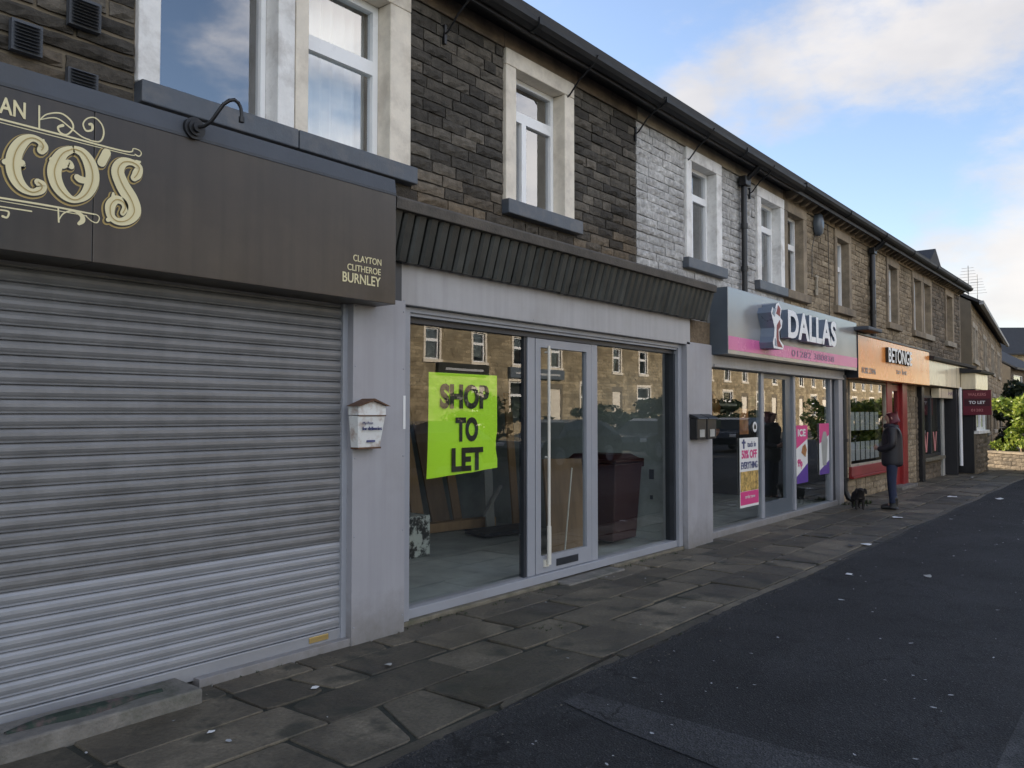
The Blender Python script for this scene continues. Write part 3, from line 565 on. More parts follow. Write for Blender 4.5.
H.append(terrace_house(12.522, 17.1, 'stone_tan', 'mortar_tan', [sdict((12.525, 13.52), (12.66, 13.36), 'ashlar', 'ashlar', 'top', tz=4.32, se=(0, .05)),
    sdict((15.0, 15.95), (15.12, 15.80), 'ashlar', 'ashlar', 'top', tz=4.30)],
    'tan stone house next to the grey painted one, oval alarm box under its eaves', 4, (.2, .42), .016, .009, 'ashlar', None, near=False, corbels=True))
H.append(terrace_house(17.102, 21.65, 'stone_tan', 'mortar_tan', [sdict((18.45, 19.42), (18.57, 19.28), 'ashlar', 'ashlar', 'top', tz=4.25), sdict((20.66, 21.645), (20.78, 21.50), 'ashlar', 'ashlar', 'top', tz=4.25, se=(.05, 0))],
    'tan stone house beyond the second downpipe, above the orange sign', 5, (.2, .42), .016, .009, 'ashlar', None, near=False, corbels=True))
H.append(terrace_house(21.652, 26.2, 'stone_brown', 'mortar_tan', [sdict((21.66, 22.62), (21.78, 22.48), 'ashlar', 'ashlar_pale', 'one', se=(0, .05)), sdict((24.25, 25.3), (24.37, 25.12), 'ashlar', 'ashlar_pale', 'one')],
    'brown stone end house of the terrace with a slate dormer and gable', 6, (.2, .42), .016, .009, 'ashlar', None, near=False, corbels=True))
# end gable, dormer, ground-floor back wall
mb = MB(); mb.add([(26.201, 0, 0), (26.201, 9.0, 0), (26.201, 9.0, 5.15), (26.201, 4.5, 7.98), (26.201, 0, 5.15)], [(0, 1, 2, 3, 4)]); vs = mb.v[:]
mb.add([(26.36, y, z) for _, y, z in vs], [(4, 3, 2, 1, 0)]); mb.quad((26.201, 0, 0), (26.36, 0, 0), (26.36, 0, 5.15), (26.201, 0, 5.15)); mb.quad((26.201, 9, 0), (26.36, 9, 0), (26.36, 9, 5.15), (26.201, 9, 5.15)); mb.quad((26.201, 0, 5.15), (26.36, 0, 5.15), (26.36, 4.5, 7.98), (26.201, 4.5, 7.98)); mb.quad((26.201, 9, 5.15), (26.36, 9, 5.15), (26.36, 4.5, 7.98), (26.201, 4.5, 7.98))
mb.build('gable_wall', 'stone_brown', H[5])
mb = MB(); mb.box(24.0, 25.1, .35, 2.2, 5.3, 5.75); mb.build('dormer', 'slate', H[5])
mb = MB(); mb.prism_x([(0, 0)] * 3, 0, 0, caps=False)
mb = MB()
mb.add([(23.9, .25, 5.72), (24.55, .25, 6.12), (25.2, .25, 5.72), (23.9, 2.6, 5.72), (24.55, 2.6, 6.12), (25.2, 2.6, 5.72)], [(0, 1, 2), (3, 5, 4), (0, 3, 4, 1), (1, 4, 5, 2), (0, 2, 5, 3)])
dr = mb.build('dormer_roof', 'slate', H[5])
mb = MB(); mb.box(-1.2, -1.1, .0, 9, 0, 5.16); mb.add([(-1.2, 0, 5.15), (-1.2, 9, 5.15), (-1.2, 4.5, 7.98)], [(0, 1, 2)]); mb.build('party_wall', 'mortar_dark', H[0])
# air vents high on the left house
for (a, b, c, d) in ((1.595, 1.745, 3.50, 3.665), (1.875, 2.045, 3.74, 3.905), (1.875, 2.035, 3.40, 3.50)):
    mb = MB(); mb.box(a, b, -.06, -.02, c, d)
    z = c + .012
    while z < d - .015: mb.add([(a + .012, -.062, z + .012), (b - .012, -.062, z + .012), (b - .012, -.085, z), (a + .012, -.085, z)], [(0, 1, 2, 3)]); z += .018
    mb.build('air_vent', 'lead', H[0])
# downpipes
def downpipe(parent, x, ztop, zbot, r=.04, y=-.075):
    mb = MB(); mb.tube([(x, -.30, 5.04), (x, -.24, 4.98), (x, y, 4.86), (x, y, 4.80), (x, y, zbot)], r, 10)
    for z in (4.84, 4.2, 3.6): mb.tube([(x, y, z), (x, y, z + .07)], r + .012, 10)
    p = mb.build('downpipe', 'black_metal', parent)
    MB().box(x - .09, x + .09, y - .07, -.03, 4.80, 4.93).build('hopper', 'black_metal', p, .01)
    return p
downpipe(H[2], 10.86, 5, 3.0); downpipe(H[4], 17.18, 5, 2.95, .055)
# iron stays that hold the gutter off the wall
for hh, xs in ((H[1], (4.86, 6.62, 7.98)), (H[2], (9.24, 11.2))):
    for x in xs:
        mb = MB(); mb.tube([(x, -.02, 4.78), (x, -.06, 4.80), (x + .02, -.16, 4.93), (x + .02, -.30, 5.02), (x + .02, -.385, 5.12)], .009, 6); mb.box(x - .014, x + .014, -.03, -.0, 4.70, 4.86)
        mb.build('gutter_bracket', 'black_metal', hh)
# ------------------------------------------------------------------ barber shop (left)
A = thing('shopfront', (2.0, -.1, 0), 'shuttered barber shopfront with a grey steel roller shutter', 'shop')
def shutter_part(name, z0, z1, mat):
    mb = MB(); prof = []; z = z0; p = .0745
    while z < z1 - .01:
        for dz, dy in ((0, .005), (.0022, -.011), (.0045, -.013), (.0095, -.006), (.013, -.0065), (.022, -.012), (.036, -.0165), (.054, -.0155), (.067, -.009), (.0725, -.003), (.0738, .005)): prof.append((-.10 + dy, z + dz * p / .0745))
        z += p
    prof.append((-.096, z)); n = len(prof)
    X = [-1.1, 3.72]
    vs = [(x, y, zz) for x in X for y, zz in prof]
    mb.add(vs, [(i, i + 1, n + i + 1, n + i) for i in range(n - 1)]); return mb.build(name, mat, A), z
_, zt = shutter_part('shutter_slats', .125, .70, 'shutter_new')
_, zt2 = shutter_part('shutter_slats', zt, 2.47, 'shutter_old')
br = MB().box(-1.1, 3.735, -.122, -.09, .03, .122).build('bottom_rail', 'shutter_new', A, .006)
mb = MB(); mb.box(3.45, 3.61, -.130, -.1225, .068, .108); mb.build('lock_plate', 'brass', br, .006)
mb = MB(); mb.box(3.715, 3.765, -.135, -.02, .03, 2.45); mb.box(3.769, 3.84, -.115, -.02, .03, 2.45); mb.build('guide_rail', 'alu', A, .004)
MB().box(2.62, 3.80, -.185, -.02, -.02, .052).build('threshold_strip', 'grey_panel', A, .004)
MB().box(-1.1, 3.80, -.02, .05, .0, 2.6).build('backing_wall', 'dark_room', A)
MB().box(-1.1, 3.80, -.30, .0, 2.56, 2.95).build('shutter_box', 'sign_dark', A)
mb = MB(); mb.box(-1.1, 2.50, -.43, -.13, -.03, .085); mb.build('step', 'concrete', A, .012)
mb = MB(); mb.box(3.842, 3.848, -.121, -.1165, 1.42, 1.72); mb.box(3.775, 3.806, -.1185, -.116, 1.66, 1.84)
mb.build('torn_paper', 'white_card', A)
S = thing('shop_sign', (2.0, -.2, 2.4), 'dark brown barber fascia with cream and gold ornate letters', 'shop sign')
FY = -.4
mb = MB(); mb.box(-1.1, 1.868, FY, -.002, 2.39, 3.17); mb.box(1.872, 3.965, FY, -.002, 2.39, 3.17); mb.build('panel', 'sign_dark', S, .004)
MB().box(1.8665, 1.8735, FY + .008, -.05, 2.392, 3.168).build('joint_strip', 'dark_frame', S)
mb = MB(); mb.prism_x([(FY - .004, 3.168), (FY - .006, 3.185), (FY + .012, 3.285), (-.034, 3.37), (-.034, 3.168)], -1.1, 3.962); mb.build('capping', 'lead', S)
def letters(lst, extra, dy, mat, nm, parent, width=None):
    mb = MB()
    for i, l in enumerate(lst): ribbon(mb, [(x, z, w if width is None else width) for x, z, w in l], FY - dy - .00012 * i, extra)
    return mb.build(nm, mat, parent)
def shifted(lst, dx, dz): return [[(x + dx, z + dz, w) for x, z, w in l] for l in lst]
letters(shifted(LETTERS_A, -.006, -.008), .0095, .001, 'gold', 'lettering', S)
letters(shifted(LETTERS_A, -.003, -.004), .0045, .004, 'ink_brown', 'lettering', S)
letters(LETTERS_A, .0, .007, 'cream_letter', 'lettering', S)
letters([l for l in LETTERS_A if len(l) > 4], .0, .0105, 'gold', 'lettering', S, .005)
letters(RULES_A[:2] + RULES_A[5:9], .0, .002, 'cream_letter', 'scrollwork', S)
letters(RULES_A[2:5] + RULES_A[9:], .0, .002, 'cream_letter', 'scrollwork', S)
mb = MB(); text_into(mb, 'AN', 1.43, 1.545, 3.035, 3.115, FY - .001, .003, .018); mb.build('lettering', 'cream_letter', S); mb = MB()
text_into(mb, 'CLAYTON', 3.575, 3.825, 2.645, 2.69, FY - .001, .003, .004); mb.build('lettering', 'cream_letter', S); mb = MB(); text_into(mb, 'CLITHEROE', 3.525, 3.82, 2.578, 2.622, FY - .001, .003, .004)
mb.build('lettering', 'cream_letter', S); mb = MB(); text_into(mb, 'BURNLEY', 3.485, 3.82, 2.495, 2.562, FY - .001, .003, .01); mb.build('lettering', 'cream_letter', S)
# swan-neck lamp arm
L1 = thing('swan_neck_lamp', (2.41, -.41, 3.23), 'black swan-neck lamp arm on top of the barber fascia', 'lamp')
mb = MB(); mb.tube([(2.41, -.395, 3.225), (2.41, -.425, 3.225)], .062, 20); mb.tube([(2.41, -.425, 3.225), (2.41, -.44, 3.225)], .045, 20); mb.tube([(2.41, -.44, 3.225), (2.41, -.46, 3.225)], .028, 16); mb.build('wall_rose', 'black_metal', L1)
mb = MB(); P = [(2.41, -.45, 3.225), (2.425, -.49, 3.225), (2.445, -.53, 3.25), (2.465, -.56, 3.30), (2.485, -.585, 3.345), (2.51, -.605, 3.37), (2.535, -.615, 3.378), (2.557, -.619, 3.366), (2.571, -.621, 3.34), (2.576, -.622, 3.31), (2.577, -.622, 3.285)]
mb.tube(P, .0105, 8); mb.tube([(2.576, -.622, 3.29), (2.576, -.622, 3.26)], .016, 8); mb.build('arm', 'black_metal', L1)

# ------------------------------------------------------------------ empty shop to let
B = thing('shopfront', (6.8, -.1, 0), 'empty grey shopfront with wide bare windows and a glazed door', 'shop')
mb = MB(); mb.box(3.755, 4.258, -.195, -.03, -.01, 2.46); pl = mb.build('pillar', 'grey_panel', B, .003)
mb = MB()
for z in (.12, .75, 1.3, 1.95, 2.38):
    for x in (3.775, 4.238): mb.lathe([(.006, 0), (.006, -.003), (.003, -.0045)], x, -.195, 8, 0, 'y', z)
mb.build('screw_heads', 'alu', pl)
mb = MB(); mb.box(4.266, 4.40, -.10, .08, .03, 2.44); mb.build('window_post', 'alu', B, .004)
mb = MB(); mb.box(8.93, 9.61, -.155, .0, -.01, 2.48); mb.build('pillar', 'grey_panel', B, .003)
mb = MB(); mb.box(8.835, 8.925, -.09, .06, .03, 2.44); mb.build('window_post', 'alu', B, .004)
mb = MB(); mb.box(4.25, 9.02, -.155, .10, 2.445, 2.785); sh = mb.build('shutter_housing', 'grey_box', B, .006)
mb = MB()
for x in (4.28, 5.9, 7.4, 8.99):
    for z in (2.47, 2.76): mb.lathe([(.006, 0), (.006, -.003), (.003, -.0045)], x, -.155, 8, 0, 'y', z)
mb.build('screw_heads', 'alu', sh)
mb = MB(); mb.box(4.40, 8.835, -.075, .06, 2.375, 2.443); mb.box(4.40, 8.835, -.095, -.075, 2.40, 2.443); mb.build('head_rail', 'alu', B, .004)
mb = MB(); mb.box(4.40, 8.835, -.03, .09, 2.33, 2.374); mb.box(8.79, 8.834, -.045, .07, .10, 2.33); mb.build('gasket', 'dark_frame', B)
mb = MB(); mb.box(4.40, 8.835, -.06, .08, .03, .105); mb.build('bottom_rail', 'alu', B, .004)
mb = MB(); mb.box(4.27, 6.35, -.105, .1, -.03, .029); mb.box(7.35, 8.93, -.105, .1, -.03, .029); mb.build('kerb_sill', 'stall_sill', B, .01)
mb = MB(); mb.box(6.35, 7.35, -.24, .1, -.03, .012); mb.build('doorstep', 'concrete', B, .012)
for a, b in ((5.985, 6.095), (7.055, 7.17)):
    MB().box(a, b, -.02, .05, .106, 2.33).build('mullion', 'alu', B, .005)
MB().box(5.945, 5.984, -.006, .05, .106, 2.33).build('gasket', 'dark_frame', B)
def pane(parent, x0, x1, z0, z1, y, mat='shop_glass', name='window'):
    mb = MB(); mb.add([(x0, y, z0), (x1, y, z0), (x1, y, z1), (x0, y, z1)], [(0, 1, 2, 3)]); return mb.build(name, mat, parent)
pane(B, 4.40, 5.945, .105, 2.33, .012); pane(B, 7.17, 8.79, .105, 2.33, .012)
d = MB(); wall_grid(d, 6.105, 7.05, .11, 2.325, -.02, .03, [(6.185, 6.965, .265, 2.245)]); dd = d.build('door', 'alu', B, .004)
pane(dd, 6.18, 6.97, .26, 2.25, .008, name='pane')
mb = MB(); mb.box(6.43, 6.80, -.028, -.0205, .145, .215); mb.build('letter_plate', 'dark_frame', dd, .004)
mb = MB(); mb.tube([(6.255, -.065, .19), (6.255, -.065, .55)], .021, 10); mb.tube([(6.255, -.065, .55), (6.255, -.065, 2.26)], .014, 10)
for z in (.20, 1.2, 2.2): mb.tube([(6.255, -.02, z), (6.255, -.065, z)], .012, 6)
mb.box(6.22, 6.29, -.04, -.0205, .165, .235); mb.build('handle', 'pole', dd)
mb = MB(); mb.box(4.235, 4.258, -.199, -.196, 1.50, 1.75); mb.build('torn_paper', 'white_card', B)
# room inside
mb = MB(); mb.quad((4.30, .09, .05), (9.0, .09, .05), (9.0, 5.2, .05), (4.30, 5.2, .05)); mb.build('shop_floor', 'shop_floor', B)
mb = MB(); mb.box(4.2, 9.1, 5.2, 5.3, 0, 2.95); mb.box(4.2, 4.29, .12, 5.2, 0, 2.95); mb.box(4.2, 9.1, .12, 5.2, 2.72, 2.8); mb.build('room_wall', 'plaster', B)
mb = MB(); mb.box(9.005, 9.1, .10, 5.2, 0, 2.95); mb.build('partition_wall', 'plaster', B)
mb = MB(); mb.box(8.985, 9.003, .34, .40, .80, .92); mb.box(8.985, 9.003, .36, .39, .55, .60); mb.build('socket', 'dark_frame', B)
# slatted canopy above
cn = thing('canopy', (6.6, -.2, 2.76), 'dark slatted mansard canopy above the empty shop', 'canopy')
mb = MB(); x = 4.0; r = random.Random(3)
while x < 9.24:
    w = .124; j = r.uniform(-.002, .002)
    a = (-.335 + j, 3.095); b = (-.235 + j, 2.752 + r.uniform(-.003, .003))
    sl = .0
    ww = w - .022
    for xa, xb, da, db in ((x, x + .018, .012, -.010), (x + .018, x + ww - .018, -.010, -.010), (x + ww - .018, x + ww, -.010, .012)):
        mb.hexa([(xa, b[0] + da, b[1]), (xb, b[0] + db, b[1]), (xb, b[0] + .04, b[1]), (xa, b[0] + .04, b[1]), (xa, a[0] + da, a[1]), (xb, a[0] + db, a[1]), (xb, a[0] + .04, a[1]), (xa, a[0] + .04, a[1])])
    x += w
mb.build('slat', 'tile_clad', cn)
mb = MB(); mb.prism_x([(-.285, 3.09), (-.185, 2.765), (-.158, 2.788), (-.03, 2.79), (-.03, 3.09)], 3.99, 9.22); mb.build('frame', 'dark_frame', cn)
mb = MB(); mb.prism_x([(-.385, 3.09), (-.392, 3.165), (-.37, 3.185), (-.03, 3.30), (-.03, 3.09)], 3.985, 9.27); mb.build('flashing', 'felt', cn, .006)
mb = MB(); mb.box(4.0, 9.30, -.14, .02, 2.79, 3.0); mb.build('backing', 'dark_frame', cn)
mb = MB(); mb.box(4.0, 4.249, -.16, .02, 2.46, 2.80); mb.build('backing', 'dark_frame', cn)
mb = MB(); mb.box(9.03, 9.76, -.06, .05, 2.485, 2.78); mb.build('backing', 'stone_dark', cn)
# SHOP TO LET poster behind the glass
PS = thing('poster', (5.1, .03, 1.05), 'fluorescent yellow-green SHOP TO LET poster in the empty shop window', 'poster')
mb = MB(); n = 10; vs = []; rr = random.Random(5)
for j in range(n + 1):
    for i in range(n + 1):
        u, w = i / n, j / n
        x = 4.735 + .865 * u + .012 * (1 - w) * (u - .3) - (.02 if i == n and .15 < w < .4 else 0); z0 = 1.082 + .048 * u + rr.uniform(-.002, .002); z = z0 + (1.955 + .0 * u - z0) * w
        vs.append((x, .032 + .006 * math.sin(u * 9) * (1 - w) + (.02 * (1 - w) ** 3 if i == 0 else 0), z))
mb.add(vs, [(j * (n + 1) + i, j * (n + 1) + i + 1, (j + 1) * (n + 1) + i + 1, (j + 1) * (n + 1) + i) for j in range(n) for i in range(n)], 0, True); mb.build('sheet', 'lime', PS)
mb = MB(); text_into(mb, 'SHOP', 4.86, 5.48, 1.655, 1.865, .024, .002, .045, space=1.03); mb.build('lettering', 'ink', PS); mb = MB(); text_into(mb, 'TO', 5.05, 5.335, 1.375, 1.585, .024, .002, .045); mb.build('lettering', 'ink', PS); mb = MB(); text_into(mb, 'LET', 5.0, 5.40, 1.125, 1.325, .022, .002, .045, space=1.03)
mb.build('lettering', 'ink', PS)
# things left inside
def crate():
    t = thing('block', (6.25, 1.95, .05), 'paint-splattered block on the bare floor of the empty shop', 'block')
    MB().box(5.88, 6.47, 1.72, 2.22, .05, .50).build('body', 'splatter', t, .012)
    mb = MB(); mb.tube([(6.0, 1.9, .53), (6.12, 1.88, .55), (6.2, 1.93, .52)], [.05, .06, .04], 8); mb.tube([(6.1, 2.05, .52), (6.3, 2.0, .55)], .04, 8); mb.build('rag', 'dark_frame', t)
crate()
def bin_():
    t = thing('wheelie_bin', (8.15, .55, .05), 'dark red wheelie bin standing inside the empty shop', 'bin')
    x0, x1, y0, y1 = 8.10, 8.72, .34, 1.05
    mb = MB(); mb.hexa([(x0 + .05, y0 + .06, .12), (x1 - .05, y0 + .06, .12), (x1 - .05, y1 - .1, .12), (x0 + .05, y1 - .1, .12), (x0, y0, 1.03), (x1, y0, 1.03), (x1, y1, 1.03), (x0, y1, 1.03)]); mb.build('body', 'bin_red', t, .02)
    mb = MB(); mb.box(x0 - .015, x1 + .015, y0 - .02, y1, 1.035, 1.075); mb.hexa([(x0 + .02, y0 + .02, 1.075), (x1 - .02, y0 + .02, 1.075), (x1 - .02, y1 - .02, 1.075), (x0 + .02, y1 - .02, 1.075), (x0 + .1, y0 + .1, 1.13), (x1 - .1, y0 + .1, 1.13), (x1 - .1, y1 - .05, 1.13), (x0 + .1, y1 - .05, 1.13)]); mb.build('lid', 'bin_red', t, .012)
    mb = MB(); mb.tube([(x0 + .06, y1 + .05, 1.0), (x1 - .06, y1 + .05, 1.0)], .018, 8); mb.box(x1, x1 + .07, y0 + .02, y0 + .10, .97, 1.03); mb.build('handle', 'bin_red', t)
    for x in (x0 + .02, x1 - .08):
        mb = MB(); mb.tube([(x, y1 - .06, .15), (x + .06, y1 - .06, .15)], .1, 16); mb.build('wheel', 'black_metal', t)
bin_()
def plank(label, p, q, w, th, mat, nm='plank', cat='plank', grp='boards left inside the empty shop'):
    p, q = Vector(p), Vector(q); t = (q - p); side = Vector((1, 0, 0)) if abs(t.normalized().x) < .8 else Vector((0, 1, 0)); n = t.cross(side).normalized(); side = n.cross(t).normalized()
    mb = MB(); c = [p - side * w / 2 - n * th / 2, p + side * w / 2 - n * th / 2, p + side * w / 2 + n * th / 2, p - side * w / 2 + n * th / 2]
    mb.hexa([*c, *[v + t for v in c]]); o = mb.build(nm, mat, None, .004, loc=tuple(p)); return tag(o, label, cat, grp)
plank('tall brown plank leaning behind the poster, left of the others', (7.35, 2.75, .05), (7.3, 3.2, 2.1), .20, .03, 'timber')
plank('broad dark brown board leaning behind the poster corner', (8.0, 3.0, .05), (7.95, 3.5, 2.0), .34, .03, 'timber_dark')
plank('narrow brown board leaning in the middle of the stack', (8.38, 3.05, .05), (8.30, 3.4, 1.9), .16, .03, 'timber')
plank('pale grey board leaning steeply beside the first mullion', (8.35, 2.45, .05), (8.72, 2.9, 2.1), .16, .03, 'board_grey')
plank('thin pale batten slanting low behind the large window', (8.05, 2.3, .28), (8.62, 2.5, .62), .045, .03, 'board_grey')
plank('long brown plank lying on the floor behind the large window', (7.45, 2.95, .12), (8.6, 2.62, .14), .16, .12, 'timber')
plank('brown board standing upright right beside the first mullion', (8.78, 2.35, .05), (8.76, 2.5, 1.9), .14, .03, 'timber')
plank('wide brown sheet of plywood standing behind the glazed door', (7.56, .62, .05), (7.60, .74, 1.10), .74, .03, 'timber_dark')
plank('thin white rod leaning behind the glazed door', (7.30, .50, .05), (7.62, .62, 1.0), .014, .014, 'pole')
plank('dark tray lying on the floor near the first mullion', (7.75, 2.2, .10), (8.62, 2.0, .11), .45, .05, 'dark_frame', 'tray', 'tray')
plank('small grey offcut standing near the first mullion', (8.42, 1.75, .05), (8.43, 1.75, .26), .16, .05, 'board_grey')
def litterbit(label, x, y, z, s, mat, seed, nm='litter', cat='litter', grp=None):
    r = random.Random(seed); mb = MB(); n = 7; P = [(x + s * math.cos(i * 2 * math.pi / n) * r.uniform(.5, 1.2), y + s * .7 * math.sin(i * 2 * math.pi / n) * r.uniform(.5, 1.2), z + r.uniform(.003, .02) * min(1, s * 14)) for i in range(n)]
    mb.add(P + [(x, y, z + .012 * min(1, s * 14))], [(i, (i + 1) % n, n) for i in range(n)]); return tag(mb.build(nm, mat, loc=(x, y, z)), label, cat, grp)
litterbit('crumpled white paper on top of the red bin', 8.2, .55, 1.135, .1, 'white_card', 3)
# letter boxes
mx = thing('letter_box', (3.84, -.2, 1.33), 'white enamel letter box with a rusty pitched lid on the grey pillar', 'letter box')
x0, x1, yb, yf = 3.715, 3.965, -.196, -.30
mb = MB(); mb.hexa([(x0 + .025, yf + .03, 1.375), (x1 - .025, yf + .03, 1.375), (x1 - .02, yb, 1.375), (x0 + .02, yb, 1.375), (x0, yf, 1.60), (x1, yf, 1.60), (x1, yb, 1.60), (x0, yb, 1.60)]); mb.build('body', 'mail_white', mx, .006)
mb = MB(); mb.slab_y([(x0, 1.605), (x1, 1.605), (x1, 1.67), ((x0 + x1) / 2, 1.705), (x0, 1.67)], yf - .004, yb); mb.build('flap', 'mail_white', mx, .004)
mb = MB(); mb.slab_y([(x0 - .025, 1.668), (x0, 1.668), ((x0 + x1) / 2, 1.706), (x1, 1.668), (x1 + .025, 1.668), ((x0 + x1) / 2, 1.722)], yf - .03, yb); mb.box(x0 - .002, x1 + .002, yf - .006, yf + .004, 1.598, 1.606); mb.box(x0 + .02, x1 - .02, yf + .022, yb, 1.368, 1.38); mb.build('lid', 'rust', mx)
mb = MB(); text_into(mb, 'My Post', 3.755, 3.85, 1.535, 1.56, yf - .0005, .002); mb.build('lettering', 'navy_ink', mx); mb = MB(); text_into(mb, 'for deliveries', 3.755, 3.93, 1.50, 1.525, yf + .004, .008); mb.build('lettering', 'navy_ink', mx); mb = MB(); mb.box(3.81, 3.88, yf + .012, yf + .03, 1.415, 1.43); mb.build('slot', 'navy_ink', mx)
for i, (xa, w) in enumerate(((8.98, .25), (9.26, .25))):
    t = thing('letter_box', (xa + w / 2, -.16, 1.3), ('left' if i == 0 else 'right') + ' one of two black letter boxes on the grey pillar beside the pink striped sign', 'letter box', 'pair of black letter boxes')
    MB().box(xa, xa + w, -.26, -.156, 1.30, 1.56).build('body', 'black_metal', t, .012)
    mb = MB(); mb.hexa([(xa - .008, -.285, 1.545), (xa + w + .008, -.285, 1.545), (xa + w + .008, -.156, 1.562), (xa - .008, -.156, 1.562), (xa - .008, -.275, 1.565), (xa + w + .008, -.275, 1.565), (xa + w + .008, -.156, 1.61), (xa - .008, -.156, 1.61)]); mb.build('lid', 'black_metal', t, .008)
    MB().box(xa + .06, xa + w - .06, -.264, -.2605, 1.33, 1.42).build('label_plate', 'board_grey', t)
# ------------------------------------------------------------------ takeaway
C_ = thing('shopfront', (12.4, 0, 0), 'grey framed takeaway shopfront with its glass door and promotional posters', 'shop')
mb = MB(); mb.box(9.62, 15.0, -.06, .1, -.02, .085); mb.build('sill_rail', 'grey_panel', C_, .006)
mb = MB(); mb.box(9.62, 15.2, -.10, .12, 2.21, 2.37); mb.box(9.78, 15.2, -.115, -.1005, 2.215, 2.25); mb.build('shutter_housing', 'grey_box', C_, .008)
mb = MB(); mb.box(9.625, 9.72, -.03, .08, .086, 2.21); mb.box(14.62, 14.70, -.03, .08, .086, 2.21); mb.build('window_post', 'alu', C_, .005)
mb = MB(); mb.box(14.86, 15.08, -.10, .1, -.01, 2.21); mb.build('pillar', 'grey_panel', C_, .006)
mb = MB(); mb.box(14.70, 14.86, -.02, .08, .086, 2.21); mb.build('gasket', 'dark_frame', C_)
for a, b in ((11.56, 11.655), (12.87, 12.95)): MB().box(a, b, -.015, .07, .086, 2.21).build('mullion', 'alu', C_, .006)
pane(C_, 9.72, 11.56, .085, 2.21, .01); pane(C_, 12.95, 14.62, .085, 2.21, .01)
d = MB(); wall_grid(d, 11.665, 12.855, .09, 2.205, .02, .07, [(11.72, 12.60, .30, 2.14)]); dd = d.build('door', 'silver_side', C_, .006); pane(dd, 11.715, 12.605, .295, 2.145, .045, name='pane')
mb = MB(); mb.quad((9.4, .09, .04), (15.0, .09, .04), (15.0, 5, .04), (9.4, 5, .04)); mb.build('shop_floor', 'shop_floor', C_)
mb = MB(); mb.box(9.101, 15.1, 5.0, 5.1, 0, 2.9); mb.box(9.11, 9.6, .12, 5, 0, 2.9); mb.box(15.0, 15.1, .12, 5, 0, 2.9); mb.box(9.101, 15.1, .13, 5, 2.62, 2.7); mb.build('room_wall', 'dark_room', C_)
mb = MB(); mb.box(10.5, 14.0, 2.8, 3.3, .04, 1.15); mb.box(10.4, 14.1, 2.7, 3.35, 1.15, 1.2); mb.build('counter', 'board_grey', C_)
DS = thing('shop_sign', (12.5, -.15, 2.4), 'silver takeaway sign with white DALLAS letters over a pink stripe', 'shop sign')
YS = -.305
MB().box(9.775, 15.25, YS, -.02, 2.375, 3.235).build('panel', ['silver_sign'], DS, .004)
MB().box(9.768, 9.7745, YS + .003, -.06, 2.372, 3.232).build('end_panel', 'silver_side', DS)
MB().box(9.78, 15.245, YS - .003, YS - .0005, 2.43, 2.605).build('stripe', 'pink', DS)
mb = MB(); text_into(mb, 'DALLAS', 11.47, 13.63, 2.69, 3.10, -.345, .11, .035, 0, 1, space=1.02); mb.build('lettering', ['letter_white', 'letter_side'], DS)
mb = MB(); text_into(mb, '01282 380838', 12.0, 13.95, 2.465, 2.56, YS - .004, .003, .0); mb.build('lettering', 'purple_ink', DS)
# raised boot-shaped emblem
boot = [(10.80, 2.50), (11.14, 2.50), (11.17, 2.56), (11.02, 2.63), (11.0, 2.74), (11.1, 2.80), (11.13, 2.90), (11.05, 2.94), (11.10, 3.06), (11.0, 3.14), (10.9, 3.11), (10.85, 3.0), (10.77, 3.06), (10.72, 2.98), (10.78, 2.88), (10.84, 2.78), (10.82, 2.66), (10.77, 2.58)]
mb = MB(); mb.slab_y(boot, -.50, -.306, 0, 1); mb.build('emblem', ['letter_white', 'letter_side'], DS, .004)
mb = MB(); mb.slab_y([(10.93, 2.53), (11.12, 2.525), (10.98, 2.62), (10.97, 2.76), (11.06, 2.82), (11.02, 2.9), (10.92, 2.82), (10.90, 2.66)], -.505, -.5005); mb.build('emblem_print', 'red_dull', DS); mb = MB(); mb.slab_y([(10.9, 2.98), (11.03, 2.95), (11.05, 3.06), (10.97, 3.1)], -.505, -.5005); mb.build('emblem_print', 'red_dull', DS)
mb = MB(); mb.slab_y([(10.76, 2.97), (10.84, 2.93), (10.9, 3.06), (10.8, 3.03)], -.505, -.5005); mb.build('emblem_print', 'letter_side', DS); mb = MB(); mb.slab_y([(10.84, 2.54), (10.9, 2.53), (10.89, 2.6), (10.85, 2.64)], -.505, -.5005); mb.build('emblem_print', 'letter_side', DS)
def poster(x0, x1, z0, z1, label, build, y=-.002, slant=0):
    t = thing('poster', ((x0 + x1) / 2, y, z0), label, 'poster')
    mb = MB(); mb.box(x0, x1, y - .004, y, z0, z1); mb.build('sheet', 'white_card', t); build(t, y - .0065); return t
def b1(t, y):
    mb = MB(); mb.box(10.80, 11.43, y, y + .002, .335, .52); mb.build('print', 'hot_pink', t)
    mb = MB(); mb.box(10.80, 11.43, y, y + .002, .525, .80); mb.build('picture', 'food', t)
    mb = MB(); text_into(mb, '50% OFF', 10.85, 11.38, .98, 1.10, y, .002, .03); mb.build('lettering', 'hot_pink', t)
    mb = MB(); text_into(mb, 'EVERYTHING', 10.83, 11.40, .835, .935, y, .002, .02); mb.build('lettering', 'navy_ink', t); mb = MB(); text_into(mb, 'tuck in', 11.05, 11.35, 1.14, 1.22, y, .002, .01); mb.build('lettering', 'navy_ink', t); mb = MB()
    mb.slab_y([(10.90, 1.12), (10.95, 1.12), (10.95, 1.19), (10.99, 1.19), (10.99, 1.22), (10.95, 1.22), (10.95, 1.25), (10.90, 1.25), (10.90, 1.22), (10.86, 1.22), (10.86, 1.19), (10.90, 1.19)], y, y + .002); mb.build('logo', 'navy_ink', t)
    mb = MB(); text_into(mb, 'order now', 10.95, 11.3, .42, .47, y - .002, .002); mb.build('lettering', 'white_card', t)
